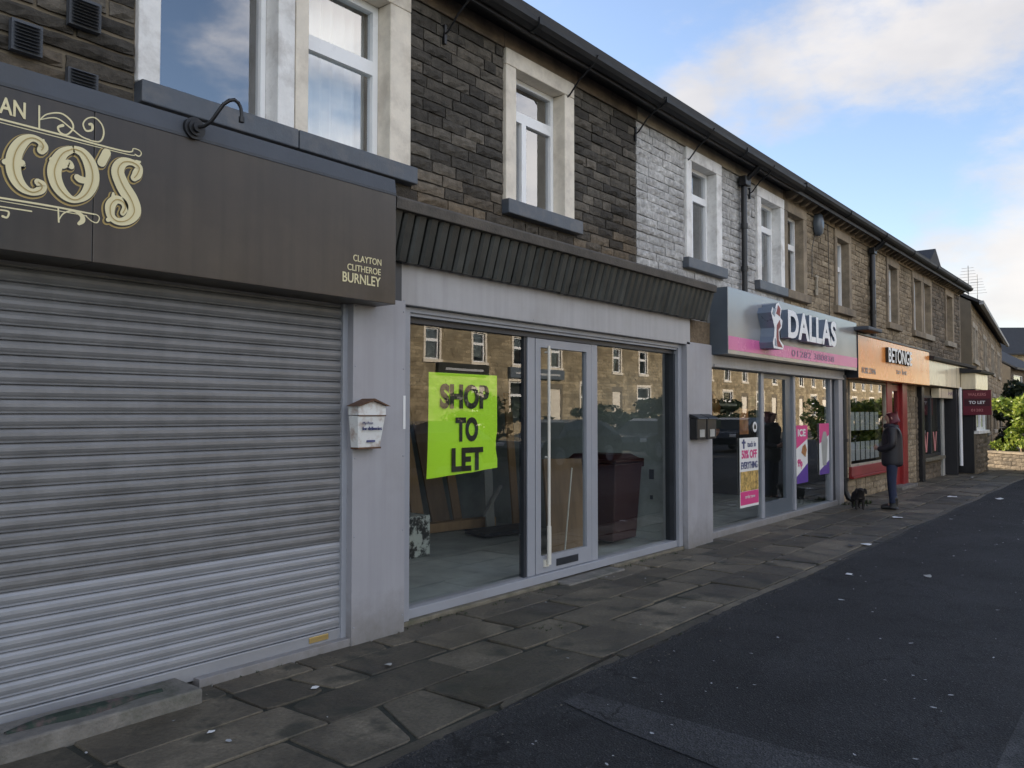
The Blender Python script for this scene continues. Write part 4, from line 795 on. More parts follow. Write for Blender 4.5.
poster(10.79, 11.44, .30, 1.27, '50% OFF EVERYTHING poster with a food picture, left of the takeaway door', b1)
def b2(t, y):
    x0, x1 = 12.985, 13.5
    mb = MB(); mb.slab_y([(x0, 1.05), (x1, 1.2), (x1, 1.42), (x0, 1.42)], y, y + .002); mb.build('print', 'hot_pink', t)
    mb = MB(); mb.slab_y([(x0, .49), (x1, .49), (x1, .80), (x0, .60)], y, y + .002); mb.build('print', 'violet', t)
    mb = MB(); text_into(mb, 'ICE', x0 + .06, x1 - .1, 1.24, 1.36, y - .002, .002, .03); mb.build('lettering', 'white_card', t)
    mb = MB(); text_into(mb, '99p', x0 + .04, x0 + .26, .72, .88, y, .002, .03); mb.build('lettering', 'hot_pink', t)
    mb = MB(); mb.slab_y([(x0 + .22, .98), (x0 + .40, .9), (x0 + .47, 1.02), (x0 + .4, 1.12), (x0 + .28, 1.08)], y - .002, y); mb.build('picture', 'burger', t)
poster(12.985, 13.5, .49, 1.42, 'pink and violet food poster just right of the takeaway door', b2)
def b3(t, y):
    x0, x1 = 14.08, 14.58
    mb = MB(); mb.slab_y([(x0, 1.10), (x1, 1.24), (x1, 1.44), (x0, 1.44)], y, y + .002); mb.build('print', 'hot_pink', t)
    mb = MB(); mb.slab_y([(x0, .57), (x1, .57), (x1, .80), (x0, .64)], y, y + .002); mb.build('print', 'violet', t)
    mb = MB(); mb.slab_y([(x0 + .16, .72), (x0 + .34, .72), (x0 + .42, 1.15), (x0 + .33, 1.3), (x0 + .2, 1.3), (x0 + .1, 1.15)], y - .002, y); mb.build('picture', 'board_grey', t)
poster(14.08, 14.58, .57, 1.44, 'pink poster with a grey cup picture at the right end of the takeaway window', b3)
t = thing('sticker', (11.3, 0, 1.3), 'round white rating sticker above the 50% OFF poster', 'sticker')
mb = MB(); mb.lathe([(.075, -.004), (.075, 0)], 11.33, -.002, 20, 0, 'y', 1.42); mb.build('disc', 'white_card', t)
mb = MB(); mb.slab_y([(11.29, 1.39), (11.37, 1.39), (11.37, 1.43), (11.33, 1.47), (11.29, 1.43)], -.0085, -.0065); mb.build('print', 'ink', t)
tag(MB().box(10.84, 11.14, .012, .016, 1.32, 1.68).build('menu_card', 'burger', loc=(11, .01, 1.32)), 'orange food menu card above the 50% OFF poster', 'menu')
tag(MB().box(11.2, 11.38, .012, .016, 1.72, 1.86).build('sticker', 'moss', loc=(11.3, .01, 1.72)), 'small green sticker at the top of the takeaway window', 'sticker')
t = thing('picture_board', (12.3, 1.4, 1.3), 'large burger picture hanging inside behind the takeaway door', 'picture')
mb = MB(); bp = [(12.15 + .85 * math.cos(a) * (1 if math.sin(a) > 0 else .92), 1.30 + (.42 if math.sin(a) > 0 else .22) * math.sin(a)) for a in [i * math.pi / 12 for i in range(24)]]
mb.slab_y([(x + .25, z + .32) for x, z in bp if z >= 1.295], 1.38, 1.42); mb.slab_y([(x + .25, z + .05) for x, z in bp if z <= 1.305], 1.38, 1.42); mb.build('bun', 'burger', t)
MB().box(11.6, 13.2, 1.37, 1.43, 1.37, 1.52).build('filling', 'moss', t)
tag(MB().box(13.3, 14.4, 1.6, 1.66, 1.75, 1.79).build('light_strip', 'white_card', loc=(13.8, 1.6, 1.75)), 'pale strip fitting inside the takeaway, high on the right', 'strip light')
def pot_plant(x, y, label, seed, hgt=.9):
    t = thing('potted_plant', (x, y, .04), label, 'plant')
    mb = MB(); mb.lathe([(.12, 0), (.17, .30), (.18, .30), (.18, .34), (.15, .34)], x, y, 16, cz=.04); mb.build('pot', 'board_grey', t)
    r = random.Random(seed); mb = MB()
    for k in range(46):
        a = r.uniform(0, 6.28); l = r.uniform(.2, .42); h = r.uniform(.35, hgt); p = Vector((x + .05 * math.cos(a), y + .05 * math.sin(a), h)); q = p + Vector((math.cos(a) * l * .7, math.sin(a) * l * .7, r.uniform(-.1, .25))); w = .035
        s = Vector((-math.sin(a), math.cos(a), 0)) * w; m_ = (p + q) / 2 + Vector((0, 0, .05)); mb.add([p, m_ - s, q, m_ + s], [(0, 1, 2, 3)])
    mb.build('foliage', 'leaf_dark', t)
pot_plant(10.15, .35, 'dark potted plant in the left corner of the takeaway window', 4); pot_plant(10.6, .75, 'second dark potted plant behind the 50% OFF poster', 6, .7)

# ------------------------------------------------------------------ orange-signed shop
D_ = thing('shopfront', (18, 0, 0), 'stone shopfront with a red door and stall panel under the orange sign', 'shop')
mb = MB(); wall_grid(mb, 15.09, 21.65, -.02, 2.95, .012, .20, [(15.72, 18.22, .62, 2.24), (18.62, 19.72, .05, 2.24)], 1)
stones(mb, 15.30, 20.85, .0, 18, .125, [(15.72, 18.30, .45, 2.4), (18.5, 19.85, -.1, 2.4)], (.2, .45), .02, .012, 21, 0, nx_len=.2, nz=2)
mb.build('wall', ['stone_tan', 'mortar_tan'], D_)
MB().box(15.72, 18.5, -.05, .05, .44, .62).build('stall_panel', 'red_dull', D_, .008)
MB().box(15.70, 18.5, -.09, .0, .40, .44).build('sill', 'red_paint', D_, .006)
pane_frame(D_, [(15.72, 18.22, .62, 2.24), (15.72, 18.22, .62, 2.24)], -.03, .04, 'ashlar_pale', 'shop_glass')
MB().box(18.22, 18.62, -.05, .1, .45, 2.3).build('post', 'red_paint', D_, .01)
d = MB(); wall_grid(d, 18.63, 19.40, .06, 2.23, .0, .05, [(18.78, 19.26, .75, 2.1)]); dd = d.build('door', 'red_paint', D_, .006); pane(dd, 18.77, 19.27, .74, 2.11, .025, name='pane')
MB().box(19.40, 19.80, -.07, .06, .0, 2.3).build('post', 'red_paint', D_, .01)
MB().box(18.5, 19.85, -.25, .1, -.03, .06).build('doorstep', 'concrete', D_, .01)
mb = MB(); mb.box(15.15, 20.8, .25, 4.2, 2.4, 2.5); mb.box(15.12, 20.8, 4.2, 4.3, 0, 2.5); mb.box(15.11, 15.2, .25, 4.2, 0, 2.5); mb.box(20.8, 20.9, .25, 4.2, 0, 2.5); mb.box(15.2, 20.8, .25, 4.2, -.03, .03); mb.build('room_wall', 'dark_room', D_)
mb = MB(); r = random.Random(9)
for zz in (.70, 1.28):
    for i in range(7):
        x = 15.86 + i * .33; mb.box(x, x + .25, .10, .11, zz, zz + .36)
mb.build('window_card', 'blind', D_)
mb = MB(); mb.tube([(15.17, -.09, 2.3), (15.17, -.09, .25), (15.19, -.14, .10), (15.2, -.22, .06)], .05, 10)
for z in (2.0, 1.1, .4): mb.tube([(15.17, -.09, z), (15.17, -.09, z + .06)], .065, 10)
mb.build('downpipe', 'black_metal', D_)
OS = thing('shop_sign', (18, -.2, 2.3), 'orange shop sign with dark letters', 'shop sign')
MB().box(15.29, 20.87, -.31, -.02, 2.255, 3.035).build('panel', 'orange', OS, .008)
MB().box(15.25, 20.9, -.325, -.02, 3.037, 3.07).build('trim', 'dark_frame', OS, .004)
MB().box(15.27, 15.289, -.318, -.02, 2.255, 3.036).build('trim', 'dark_frame', OS)
mb = MB(); text_into(mb, 'BETONGE', 17.1, 18.95, 2.62, 2.92, -.315, .06, .02, 0, 1); mb.build('lettering', ['letter_white', 'ink'], OS)
mb = MB(); text_into(mb, '01282 27846', 15.5, 16.4, 2.35, 2.46, -.3125, .003, .01); mb.build('lettering', 'board_grey', OS); mb = MB(); text_into(mb, 'to let', 17.9, 18.75, 2.42, 2.53, -.3125, .003, .01); mb.build('lettering', 'board_grey', OS)
MB().box(15.08, 15.95, -.56, -.03, 3.09, 3.16).build('light_hood', 'lead', OS, .02)
# ------------------------------------------------------------------ last shop and its stone bay
E_ = thing('shopfront', (23, 0, 0), 'last shopfront of the terrace with a glossy cream fascia and dark window', 'shop')
mb = MB(); wall_grid(mb, 20.86, 26.2, -.02, 2.95, .014, .20, [(21.35, 23.35, .55, 2.05), (23.7, 24.4, .02, 2.1)], 1)
stones(mb, 20.9, 24.6, .0, 16, .125, [(21.3, 23.4, .45, 2.4), (23.6, 24.5, -.1, 2.4)], (.2, .45), .02, .012, 22, 0, nx_len=.2, nz=2)
mb.build('wall', ['stone_brown', 'mortar_tan'], E_)
MB().box(21.3, 23.45, -.12, .05, .45, .53).build('sill', 'stall_sill', E_, .008)
mb = MB(); mb.box(21.06, 21.30, -.10, .03, .0, 2.25); mb.build('post', 'black_metal', E_, .01)
pane_frame(E_, [(21.35, 23.35, .55, 2.05), (21.35, 22.3, .55, 2.05), (22.3, 23.35, .55, 2.05)], -.03, .06, 'dark_frame', 'shop_glass')
for x in (21.85, 22.8):
    mb = MB(); mb.slab_y([(x - .22, 1.15), (x - .12, 1.15), (x, .80), (x + .12, 1.15), (x + .22, 1.15), (x + .06, .66), (x - .06, .66)], -.008, -.005)
    mb.build('window_print', 'pink_ink', E_)
mb = MB(); mb.box(23.7, 24.4, .02, .08, .05, 2.08); mb.build('door', 'black_metal', E_, .01)
mb = MB(); mb.box(21.0, 26.1, 2.3, 2.4, 0, 2.5); mb.box(21.0, 26.1, .25, 2.3, 2.4, 2.5); mb.box(21, 26.1, .25, 2.3, -.03, .03); mb.build('room_wall', 'dark_room', E_)
mb = MB(); mb.box(23.42, 23.66, -.06, .04, 0, 2.25); mb.build('pillar', 'board_grey', E_, .008)
mb = MB(); mb.box(24.02, 24.2, -.28, .04, 0, 2.25); mb.build('pillar', 'soffit', E_, .008)
mb = MB(); mb.tube([(24.42, -.30, .22), (24.42, -.30, 2.3)], .045, 10); mb.build('downpipe', 'upvc', E_)
CS = thing('shop_sign', (23, -.15, 2.3), 'blank glossy cream shop sign beside the orange one', 'shop sign')
MB().box(20.91, 25.6, -.30, -.02, 2.28, 2.86).build('panel', 'cream_sign', CS, .006)
s2 = MB().box(22.4, 24.4, -.20, -.02, 2.0, 2.24).build('lower_panel', 'cream_sign', CS, .004)
mb = MB(); text_into(mb, 'HAIR', 23.5, 24.25, 2.08, 2.17, -.2005, .003); mb.build('lettering', 'purple_ink', s2)
mb = MB(); mb.prism_x([(-.40, 2.87), (-.42, 2.94), (-.03, 3.02), (-.03, 2.87)], 20.9, 26.25); mb.build('pent_roof', 'soffit', E_, .005)
bay = thing('bay_window', (25.2, -.45, 0), 'stone bay with a white window at the far end of the terrace', 'bay window')
mb = MB(); mb.box(24.62, 26.25, -.62, -.0, -.02, 1.06, 1); stones(mb, 24.62, 26.25, 0, 8, .132, [], (.18, .4), .03, .012, 31, 0, nx_len=.2, nz=2, y=-.63, yback=-.61); mb.build('base', ['stone_brown', 'mortar_tan'], bay)
MB().box(24.64, 26.32, -.69, .0, 1.06, 1.15).build('sill', 'white_surround', bay, .01)
pane_frame(bay, [(24.75, 26.1, 1.15, 2.25), (24.75, 25.4, 1.15, 2.25), (25.4, 26.1, 1.15, 2.25)], -.62, .08, 'upvc', 'house_glass')
mb = MB(); mb.box(24.60, 24.74, -.62, 0, 1.15, 2.25); mb.box(26.11, 26.25, -.62, 0, 1.15, 2.25); mb.box(24.74, 26.11, -.25, -.2, 1.15, 2.25); mb.build('jamb', 'soffit', bay)
MB().box(24.5, 26.33, -.66, -.31, 2.255, 2.68).build('header', 'cream_sign', bay, .006)
mb = MB(); mb.prism_x([(-.80, 2.69), (-.82, 2.75), (-.30, 2.83), (-.30, 2.69)], 24.4, 26.45); mb.build('roof', 'soffit', bay, .005)
TL = thing('to_let_board', (24.45, -.7, 1.56), 'dark red TO LET board projecting from the far end of the terrace', 'sign')
X = 24.45
MB().box(X, X + .05, -1.02, -.36, 1.565, 2.225).build('panel', 'maroon', TL, .004)
MB().box(X - .003, X - .0005, -.99, -.39, 1.80, 2.0).build('band', 'maroon_dark', TL)
mb = MB(); text_into(mb, 'TO LET', .50, .88, 1.86, 1.94, X - .0035, .003, .03, face='-x'); mb.build('lettering', 'letter_white', TL)
mb = MB(); text_into(mb, 'WALKERS', .48, .90, 2.07, 2.15, X - .0005, .003, .01, face='-x'); mb.build('lettering', 'pink_ink', TL); mb = MB(); text_into(mb, '01282', .55, .83, 1.66, 1.73, X - .0005, .003, .01, face='-x'); mb.build('lettering', 'pink_ink', TL)
mb = MB(); MB().box(24.585, 24.615, -.58, -.06, .02, 2.2).build('side_door', 'black_metal', bay, .005)
mb.box(X + .01, X + .04, -.37, -.02, 1.9, 1.94); mb.build('bracket', 'black_metal', TL)
al = thing('alarm_box', (14.0, -.05, 4.65), 'oval dark alarm box under the eaves of the tan stone house', 'alarm box')
mb = MB(); mb.lathe([(.155, .0), (.16, -.06), (.14, -.10), (.06, -.125)], 0, 0, 20, 0, 'y'); mb.v = [(14.0 + x * .8, -.022 + y, 4.83 + z * 1.25) for x, y, z in mb.v]; mb.build('cover', 'silver_side', al)
MB().box(13.93, 14.07, -.03, .0, 4.75, 4.9).build('back_plate', 'black_metal', al)
wires = MB(); wires.tube([(13.75, -.03, 3.9), (13.76, -.035, 4.4), (13.95, -.03, 4.7)], .006, 5); wires.tube([(14.6, -.03, 4.95), (14.62, -.035, 4.0), (14.63, -.03, 3.3)], .006, 5); wires.build('cable', 'black_metal', H[3])
mb = MB(); mb.box(13.92, 14.02, -.04, -.02, 3.62, 3.72); mb.box(13.94, 13.99, -.05, -.025, 3.72, 3.92); mb.box(13.9, 14.05, -.045, -.02, 3.92, 3.96); mb.build('bracket_plate', 'ashlar_pale', H[3])
# ------------------------------------------------------------------ simple whole houses (far terrace, opposite side)
def simple_house(label, w, eaves, ridge, depth, wallm, wins, frame, doors=(), roofm='slate', gutter='gutter', chim=True, grp=None, course=(.14, (.3, .6)), seed=1, surround=None, stone_front=True):
    t = thing('house', (0, 0, 0), label, 'house', grp)
    holes = [x for x in wins] + [x for x in doors]
    mb = MB(); wall_grid(mb, 0, w, -.05, eaves, .0, .25, holes, 1)
    if stone_front: stones(mb, 0, w, 0, int(eaves / .17), .17, [(a - .1, b + .1, c - .1, d + .12) for a, b, c, d in holes], (.3, .65), .015, .012, seed, 0, nx_len=.5, nz=2, y=-.012, yback=.01)
    mb.box(0, .1, .25, depth, 0, eaves, 1); mb.box(w - .1, w, .25, depth, 0, eaves, 1); mb.box(0, w, depth - .1, depth, 0, eaves, 1); mb.box(.1, w - .1, .6, .7, 0, eaves - .1, 2)
    mid = depth / 2
    mb.add([(.05, 0, eaves), (.05, depth, eaves), (.05, mid, ridge)], [(0, 1, 2)], 1); mb.add([(w - .05, 0, eaves), (w - .05, depth, eaves), (w - .05, mid, ridge)], [(0, 1, 2)], 1)
    mb.build('wall', [wallm, 'mortar_tan', 'dark_room'], t)
    mb = MB(); mb.prism_x([(-.3, eaves - .1), (mid, ridge), (depth + .3, eaves - .1), (depth + .3, eaves), (mid, ridge + .1), (-.3, eaves)], 0, w); mb.build('roof', roofm, t)
    mb = MB(); mb.box(0, w, -.36, -.24, eaves - .12, eaves - .0); mb.build('gutter', gutter, t)
    if chim:
        mb = MB(); mb.box(w - .9, w - .02, mid - .35, mid + .35, ridge - .5, ridge + 1.1); mb.build('chimney', wallm, t)
    for a, b, c, d in wins:
        tz = c + (d - c) * .62
        if surround:
            mb = MB(); mb.box(a - .12, a, -.04, .1, c, d); mb.box(b, b + .12, -.04, .1, c, d); mb.box(a - .12, b + .12, -.042, .1, d, d + .16); mb.box(a - .16, b + .16, -.09, .1, c - .14, c); mb.build('window_surround', surround, t)
        pane_frame(t, [(a, b, c, d), (a, b, c, tz), (a, b, tz, d)], .06, .06, frame, 'house_glass')
    for a, b, c, d in doors: MB().box(a, b, .06, .12, c, d).build('door', 'silver_side' if seed % 2 else 'cream_surround', t)
    return t
# terrace continuing beyond the side street
hw = [(.25, 1.05, 3.35, 4.4), (1.35, 2.15, 3.35, 4.4), (.9, 2.9, .9, 2.3)]
f0 = simple_house('dark stone house with white upper windows just beyond the terrace', 5.0, 5.18, 7.2, 7, 'stone_tan', hw, 'upvc', [(3.7, 4.6, .1, 2.3)], gutter='board_grey', seed=2, surround='ashlar_pale', grp='houses beyond the side street')
mb = MB(); mb.box(1.6, 2.15, 1.0, 1.55, 5.2, 6.15); mb.box(1.56, 2.19, .96, 1.59, 6.15, 6.22); mb.build('chimney', 'stone_brown', f0)
ang = R(5.6); S0 = Vector((29.3, .22, 0)); dv = Vector((math.cos(ang), math.sin(ang), 0))
far_labels = ['dark stone house with white upper windows, first beyond the side street', 'dark stone house second beyond the side street', 'third dark stone house along beyond the side street', 'fourth dark stone house along beyond the side street']
for i in range(4):
    o = f0 if i == 0 else copy_tree(f0)
    o.location = S0 + dv * 5.0 * i; o.rotation_euler.z = ang; o['label'] = far_labels[i]
for a_, b_, c_, d_ in hw[:2]: MB().box(a_ + .03, b_ - .03, .035, .055, c_ + .03, d_ - .03).build('blind', 'letter_white', f0)
g = simple_house('far grey-roofed house with white bay windows behind the hedge', 9, 4.3, 6.8, 8, 'stone_brown', [(.8, 3.4, 2.5, 3.9), (5, 7.6, 2.5, 3.9), (1.2, 3, .8, 2.0), (5, 7, .8, 2)], 'upvc', seed=3)
g.location = (55.5, 2.6, 0); g.rotation_euler.z = R(-4)
g2 = simple_house('sunlit tan stone house at the far right end of the street', 8, 7.2, 10, 8, 'stone_sun', [(1, 2.2, 3.8, 5.4), (5, 6.2, 3.8, 5.4), (1, 3, .9, 2.5)], 'upvc', [(5, 6, .1, 2.4)], seed=5)
g2.location = (88, 8.5, 0); g2.rotation_euler.z = R(-52)
# TV aerials on the far roofs
for k, (x, y, z, lab) in enumerate(((33.2, .93, 5.2, 'thin bare TV aerial on the far roof, the left one of two'), (36.2, 1.13, 5.2, 'thin bare TV aerial on the far roof, the right one of two'))):
    mb = MB(); mb.tube([(x, y, z), (x, y, z + 1.75 + .1 * k)], .014, 5)
    for q in range(6): mb.tube([(x - .1, y - .34 + .03 * q, z + 1.1 + q * .11), (x - .1, y + .34 - .03 * q, z + 1.1 + q * .11)], .006, 4)
    tag(mb.build('tv_aerial', 'board_grey', loc=(x, y, z)), lab, 'aerial')
# opposite side of the road (seen in the shop windows)
ow = [(1.5, 2.35, 3.9, 5.25), (4.45, 5.3, 3.9, 5.25), (1.1, 2.6, 1.35, 3.1)]
oh = simple_house('sunlit tan stone house across the road', 6.0, 6.7, 9.6, 9, 'stone_sun', ow, 'upvc', [(4.4, 5.35, .2, 2.8)], seed=6, grp='houses across the road', surround='cream_surround')
for i in range(-2, 15):
    o = oh if i == -2 else (simple_house('sunlit tan stone house across the road with a blank ground floor', 6.0, 6.7, 9.6, 9, 'stone_sun', ow[:2], 'upvc', [(4.4, 5.35, .2, 2.8)], seed=7, grp='houses across the road', surround='cream_surround') if i == 0 else copy_tree(oh))
    o.location = (27.0 + 6 * i, -20, .05); o.rotation_euler.z = math.pi
for x0, x1, mat, lab in ((25.3, 28.6, 'ink', 'long black sign board across the road'), (30.2, 34.6, 'silver_side', 'long blue-grey sign board across the road')):
    t = thing('sign_board', ((x0 + x1) / 2, -19.9, 3.4), lab, 'sign'); MB().box(x0, x1, -19.95, -19.78, 3.32, 3.82).build('panel', mat, t, .01); MB().box(x0 + .4, x1 - .4, -19.78, -19.77, 3.5, 3.6).build('stripe', 'blind', t)
def leafy(mb, cx, cy, cz, rx, ry, rz, n, s, seed, flat=False):
    r = random.Random(seed)
    lumps = [(Vector((r.uniform(-1, 1) * rx * .75, r.uniform(-1, 1) * ry * .75, r.uniform(-.85, .85) * rz)), r.uniform(.25, .5)) for _ in range(26)]
    for k in range(n):
        c, q = r.choice(lumps); d = Vector((r.gauss(0, 1), r.gauss(0, 1), r.gauss(0, 1))).normalized() * (q * (.75 + .3 * r.random()))
        p = Vector((cx + c.x + d.x * rx * .75, cy + c.y + d.y * ry * .8, cz + c.z + d.z * rz * .55))
        a = Vector((r.gauss(0, 1), r.gauss(0, 1), r.gauss(0, .6))).normalized(); nn = (d.normalized() * .7 + Vector((r.gauss(0, .5), r.gauss(0, .5), r.gauss(0, .5) + .3))).normalized()
        a = (a - nn * a.dot(nn)).normalized(); b = nn.cross(a); l = s * r.uniform(.7, 1.4); w = l * .38
        mb.add([p - a * l, p - b * w + a * l * .1, p + a * l, p + b * w + a * l * .1], [(0, 1, 2, 3)])
for i, x in enumerate((24, 31, 38, 46)):
    t = thing('hedge', (x, -15.6, 0), ['rounded dark hedge across the road facing the empty shop', 'rounded dark hedge across the road, second along', 'rounded dark hedge across the road, third along', 'rounded dark hedge across the road, farthest along'][i], 'hedge')
    mb = MB(); leafy(mb, x, -15.6, 1.15, 3.2, .9, 1.25, 3500, .13, 60 + i); mb.build('foliage', 'leaf_dark', t)
    mb = MB(); mb.tube([(x, -15.6, 0), (x, -15.6, 1)], .06, 6); mb.build('stem', 'timber_dark', t)
# sunlit hedge behind a low wall at the corner
t = thing('garden_wall', (27.5, -1.2, 0), 'low stone garden wall under the sunlit hedge', 'wall')
mb = MB(); a = Vector((28.0, -.3, 0)); b = Vector((25.1, -3.5, 0)); u = (b - a).normalized(); nn = Vector((u.y, -u.x, 0)); L_ = (b - a).length
st = MB(); stones(st, 0, L_, 0, 4, .11, [], (.2, .45), .02, .012, 77, 0, nx_len=.2, nz=2, y=0, yback=.3); st.box(0, L_, .02, .28, -.05, .44, 1); st.box(-.03, L_ + .03, -.05, .36, .44, .50, 2)
st.v = [tuple(a + u * x - nn * (-y) * -1 + Vector((0, 0, z))) for x, y, z in st.v]; st.build('wall', ['stone_brown', 'mortar_dark', 'ashlar'], t)
t = thing('hedge', (28.0, -1.9, 0), 'bright sunlit laurel bush behind the low wall at the end of the terrace', 'bush')
mb = MB(); c = (a + b) / 2 + Vector((.62, -.5, 0))
for k in range(-2, 3):
    p = c + u * k * .85; leafy(mb, p.x, p.y, 1.22 + .1 * (k % 2), .7, .7, .85, 1700, .085, 90 + k)
mb.build('foliage', 'leaf', t)
mb = MB()
for k in (-2, -1, 0, 1, 2): p = c + u * k * .8; mb.tube([(p.x, p.y, -.05), (p.x + .05, p.y, .5), (p.x - .05, p.y + .1, 1.2)], [.05, .04, .02], 6)
mb.build('stem', 'timber_dark', t)
t = thing('shrub', (38, .2, 0), 'dark evergreen shrub between the sunlit hedge and the far houses', 'shrub')
mb = MB(); leafy(mb, 35.0, -.25, 1.3, 1.4, .8, 1.45, 3200, .12, 44); leafy(mb, 38.0, -.9, 1.4, 1.4, .8, 1.6, 3000, .12, 45); mb.build('foliage', 'leaf_dark', t); mb = MB(); mb.tube([(35, -.25, 0), (35, -.25, 1)], .05, 6); mb.tube([(38, -.9, 0), (38, -.9, 1)], .05, 6); mb.build('stem', 'timber_dark', t)
# parked cars across the road
def car():
    t = thing('parked_car', (0, 0, 0), 'dark hatchback parked at the far kerb', 'car', 'cars parked along the far kerb')
    prof = [(-2.05, .35), (-2.1, .62), (-2.0, .82), (-1.2, .93), (-.55, 1.36), (-.2, 1.44), (.9, 1.44), (1.5, 1.32), (1.95, .95), (2.05, .7), (2.02, .35)]
    def section(inset, ps): return [(x, z) for x, z in ps]
    mb = MB(); n = len(prof); rows = []
    for y, k in ((-.86, 0), (-.80, 1), (.80, 1), (.86, 0)):
        rows.append([(x * (1 if k == 0 else .995), y * (.80 if z > 1 else 1), z) for x, z in prof])
    vs = [v for q in rows for v in q]; fs = [(r_ * n + i, r_ * n + (i + 1) % n, (r_ + 1) * n + (i + 1) % n, (r_ + 1) * n + i) for r_ in range(3) for i in range(n)]
    mb.add(vs, fs, 0, False); mb.add(vs, [tuple(range(n)), tuple(range(4 * n - 1, 3 * n - 1, -1))]); mb.build('body', 'car_paint', t, .04)
    for s in (-1, 1):
        mb = MB(); q = [(-.98, .96), (-.5, 1.33), (-.15, 1.38), (.85, 1.38), (1.4, 1.27), (1.6, .98)]
        mb.add([(x, s * (.868 if z < 1.1 else .705), z) for x, z in q], [tuple(range(6))]); mb.build('side_window', 'ink', t)
        for x in (-1.3, 1.28):
            w = MB(); w.lathe([(.20, -.1), (.31, -.1), (.33, -.05), (.33, .08), (.2, .1)], x, s * .78, 18, 0, 'y', .33); wo = w.build('wheel', 'black_metal', t); w = MB(); w.lathe([(.02, .0), (.19, .0), (.19, .02)], x, s * .885, 14, 0, 'y', .33); w.build('rim', 'board_grey', wo)
        MB().box(-2.1, -2.0, s * .72 - .13, s * .72 + .13, .66, .78).build('headlight', 'white_card', t, .02); MB().box(1.97, 2.06, s * .74 - .1, s * .74 + .1, .72, .92).build('tail_light', 'red_paint', t, .02)
    mb = MB(); mb.quad((-1.17, -.72, .95), (-1.17, .72, .95), (-.60, .58, 1.34), (-.60, -.58, 1.34)); mb.build('windscreen', 'ink', t); return t
MT['car_paint'] = M('dark_car_paint', (.02, .024, .03), .25, metal=.3, var=.1, bump=0, coat=.5)
cr = car()
for i, (x, rz) in enumerate(((14.2, 0), (20.5, .02), (26.2, -.02), (33.5, 0))):
    o = cr if i == 0 else copy_tree(cr); o.location = (x, -9.9, -.02); o.rotation_euler.z = rz
    o['label'] = ['dark hatchback parked across the road nearest the camera', 'dark hatchback parked across the road, second along', 'dark hatchback parked across the road, third along', 'dark hatchback parked across the road, farthest along'][i]
# ------------------------------------------------------------------ person and dog
def skin(name, joints, edges, mat, parent, root=0, sub=2, loc=None):
    """one continuous skinned surface; joints: (x,y,z,rx,ry)"""
    off = Vector(OFF[parent.name]) if parent else Vector(loc)
    me = bpy.data.meshes.new(name); me.from_pydata([Vector(j[:3]) - off for j in joints], edges, [])
    o = bpy.data.objects.new(name, me); COL.objects.link(o); OFF[o.name] = tuple(off)
    if parent: o.parent = parent
    else: o.location = off
    s = o.modifiers.new('s', 'SKIN'); s.use_smooth_shade = True
    ly = me.skin_vertices[0].data if me.skin_vertices else None
    if ly is None:
        bm = bmesh.new(); bm.from_mesh(me); bm.verts.layers.skin.verify(); bm.to_mesh(me); bm.free(); ly = me.skin_vertices[0].data
    for k, j in enumerate(joints): ly[k].radius = (j[3], j[4] if len(j) > 4 else j[3]); ly[k].use_root = (k == root)
    ss = o.modifiers.new('ss', 'SUBSURF'); ss.levels = sub; ss.render_levels = sub
    # bake the modifiers so that the object is a plain mesh
    dg = bpy.context.evaluated_depsgraph_get(); me2 = bpy.data.meshes.new_from_object(o.evaluated_get(dg)); o.modifiers.clear(); o.data = me2
    me2.name = name; me2.materials.clear(); me2.materials.append(MT[mat])
    for p in me2.polygons: p.use_smooth = True
    return o
MT['skin'] = M('skin', (.45, .27, .20), .55, var=.06, bump=0)
MT['coat'] = M('black_padded_coat', (.014, .013, .018), .55, var=.3, scale=8, bump=.2, bscale=14)
MT['jeans'] = M('blue_jeans', (.014, .021, .052), .8, var=.3, scale=12, bump=.1)
MT['boot'] = M('black_boot', (.010, .010, .011), .5, var=.2, bump=.05)
MT['hair'] = M('maroon_hair', (.11, .018, .026), .5, var=.4, scale=20, bump=.3, bscale=50)
MT['fur'] = M('black_fur', (.016, .013, .013), .8, var=.5, scale=25, bump=.8, bscale=50)
MT['fur_pale'] = M('pale_fur', (.12, .095, .085), .85, var=.4, scale=25, bump=.8, bscale=50)
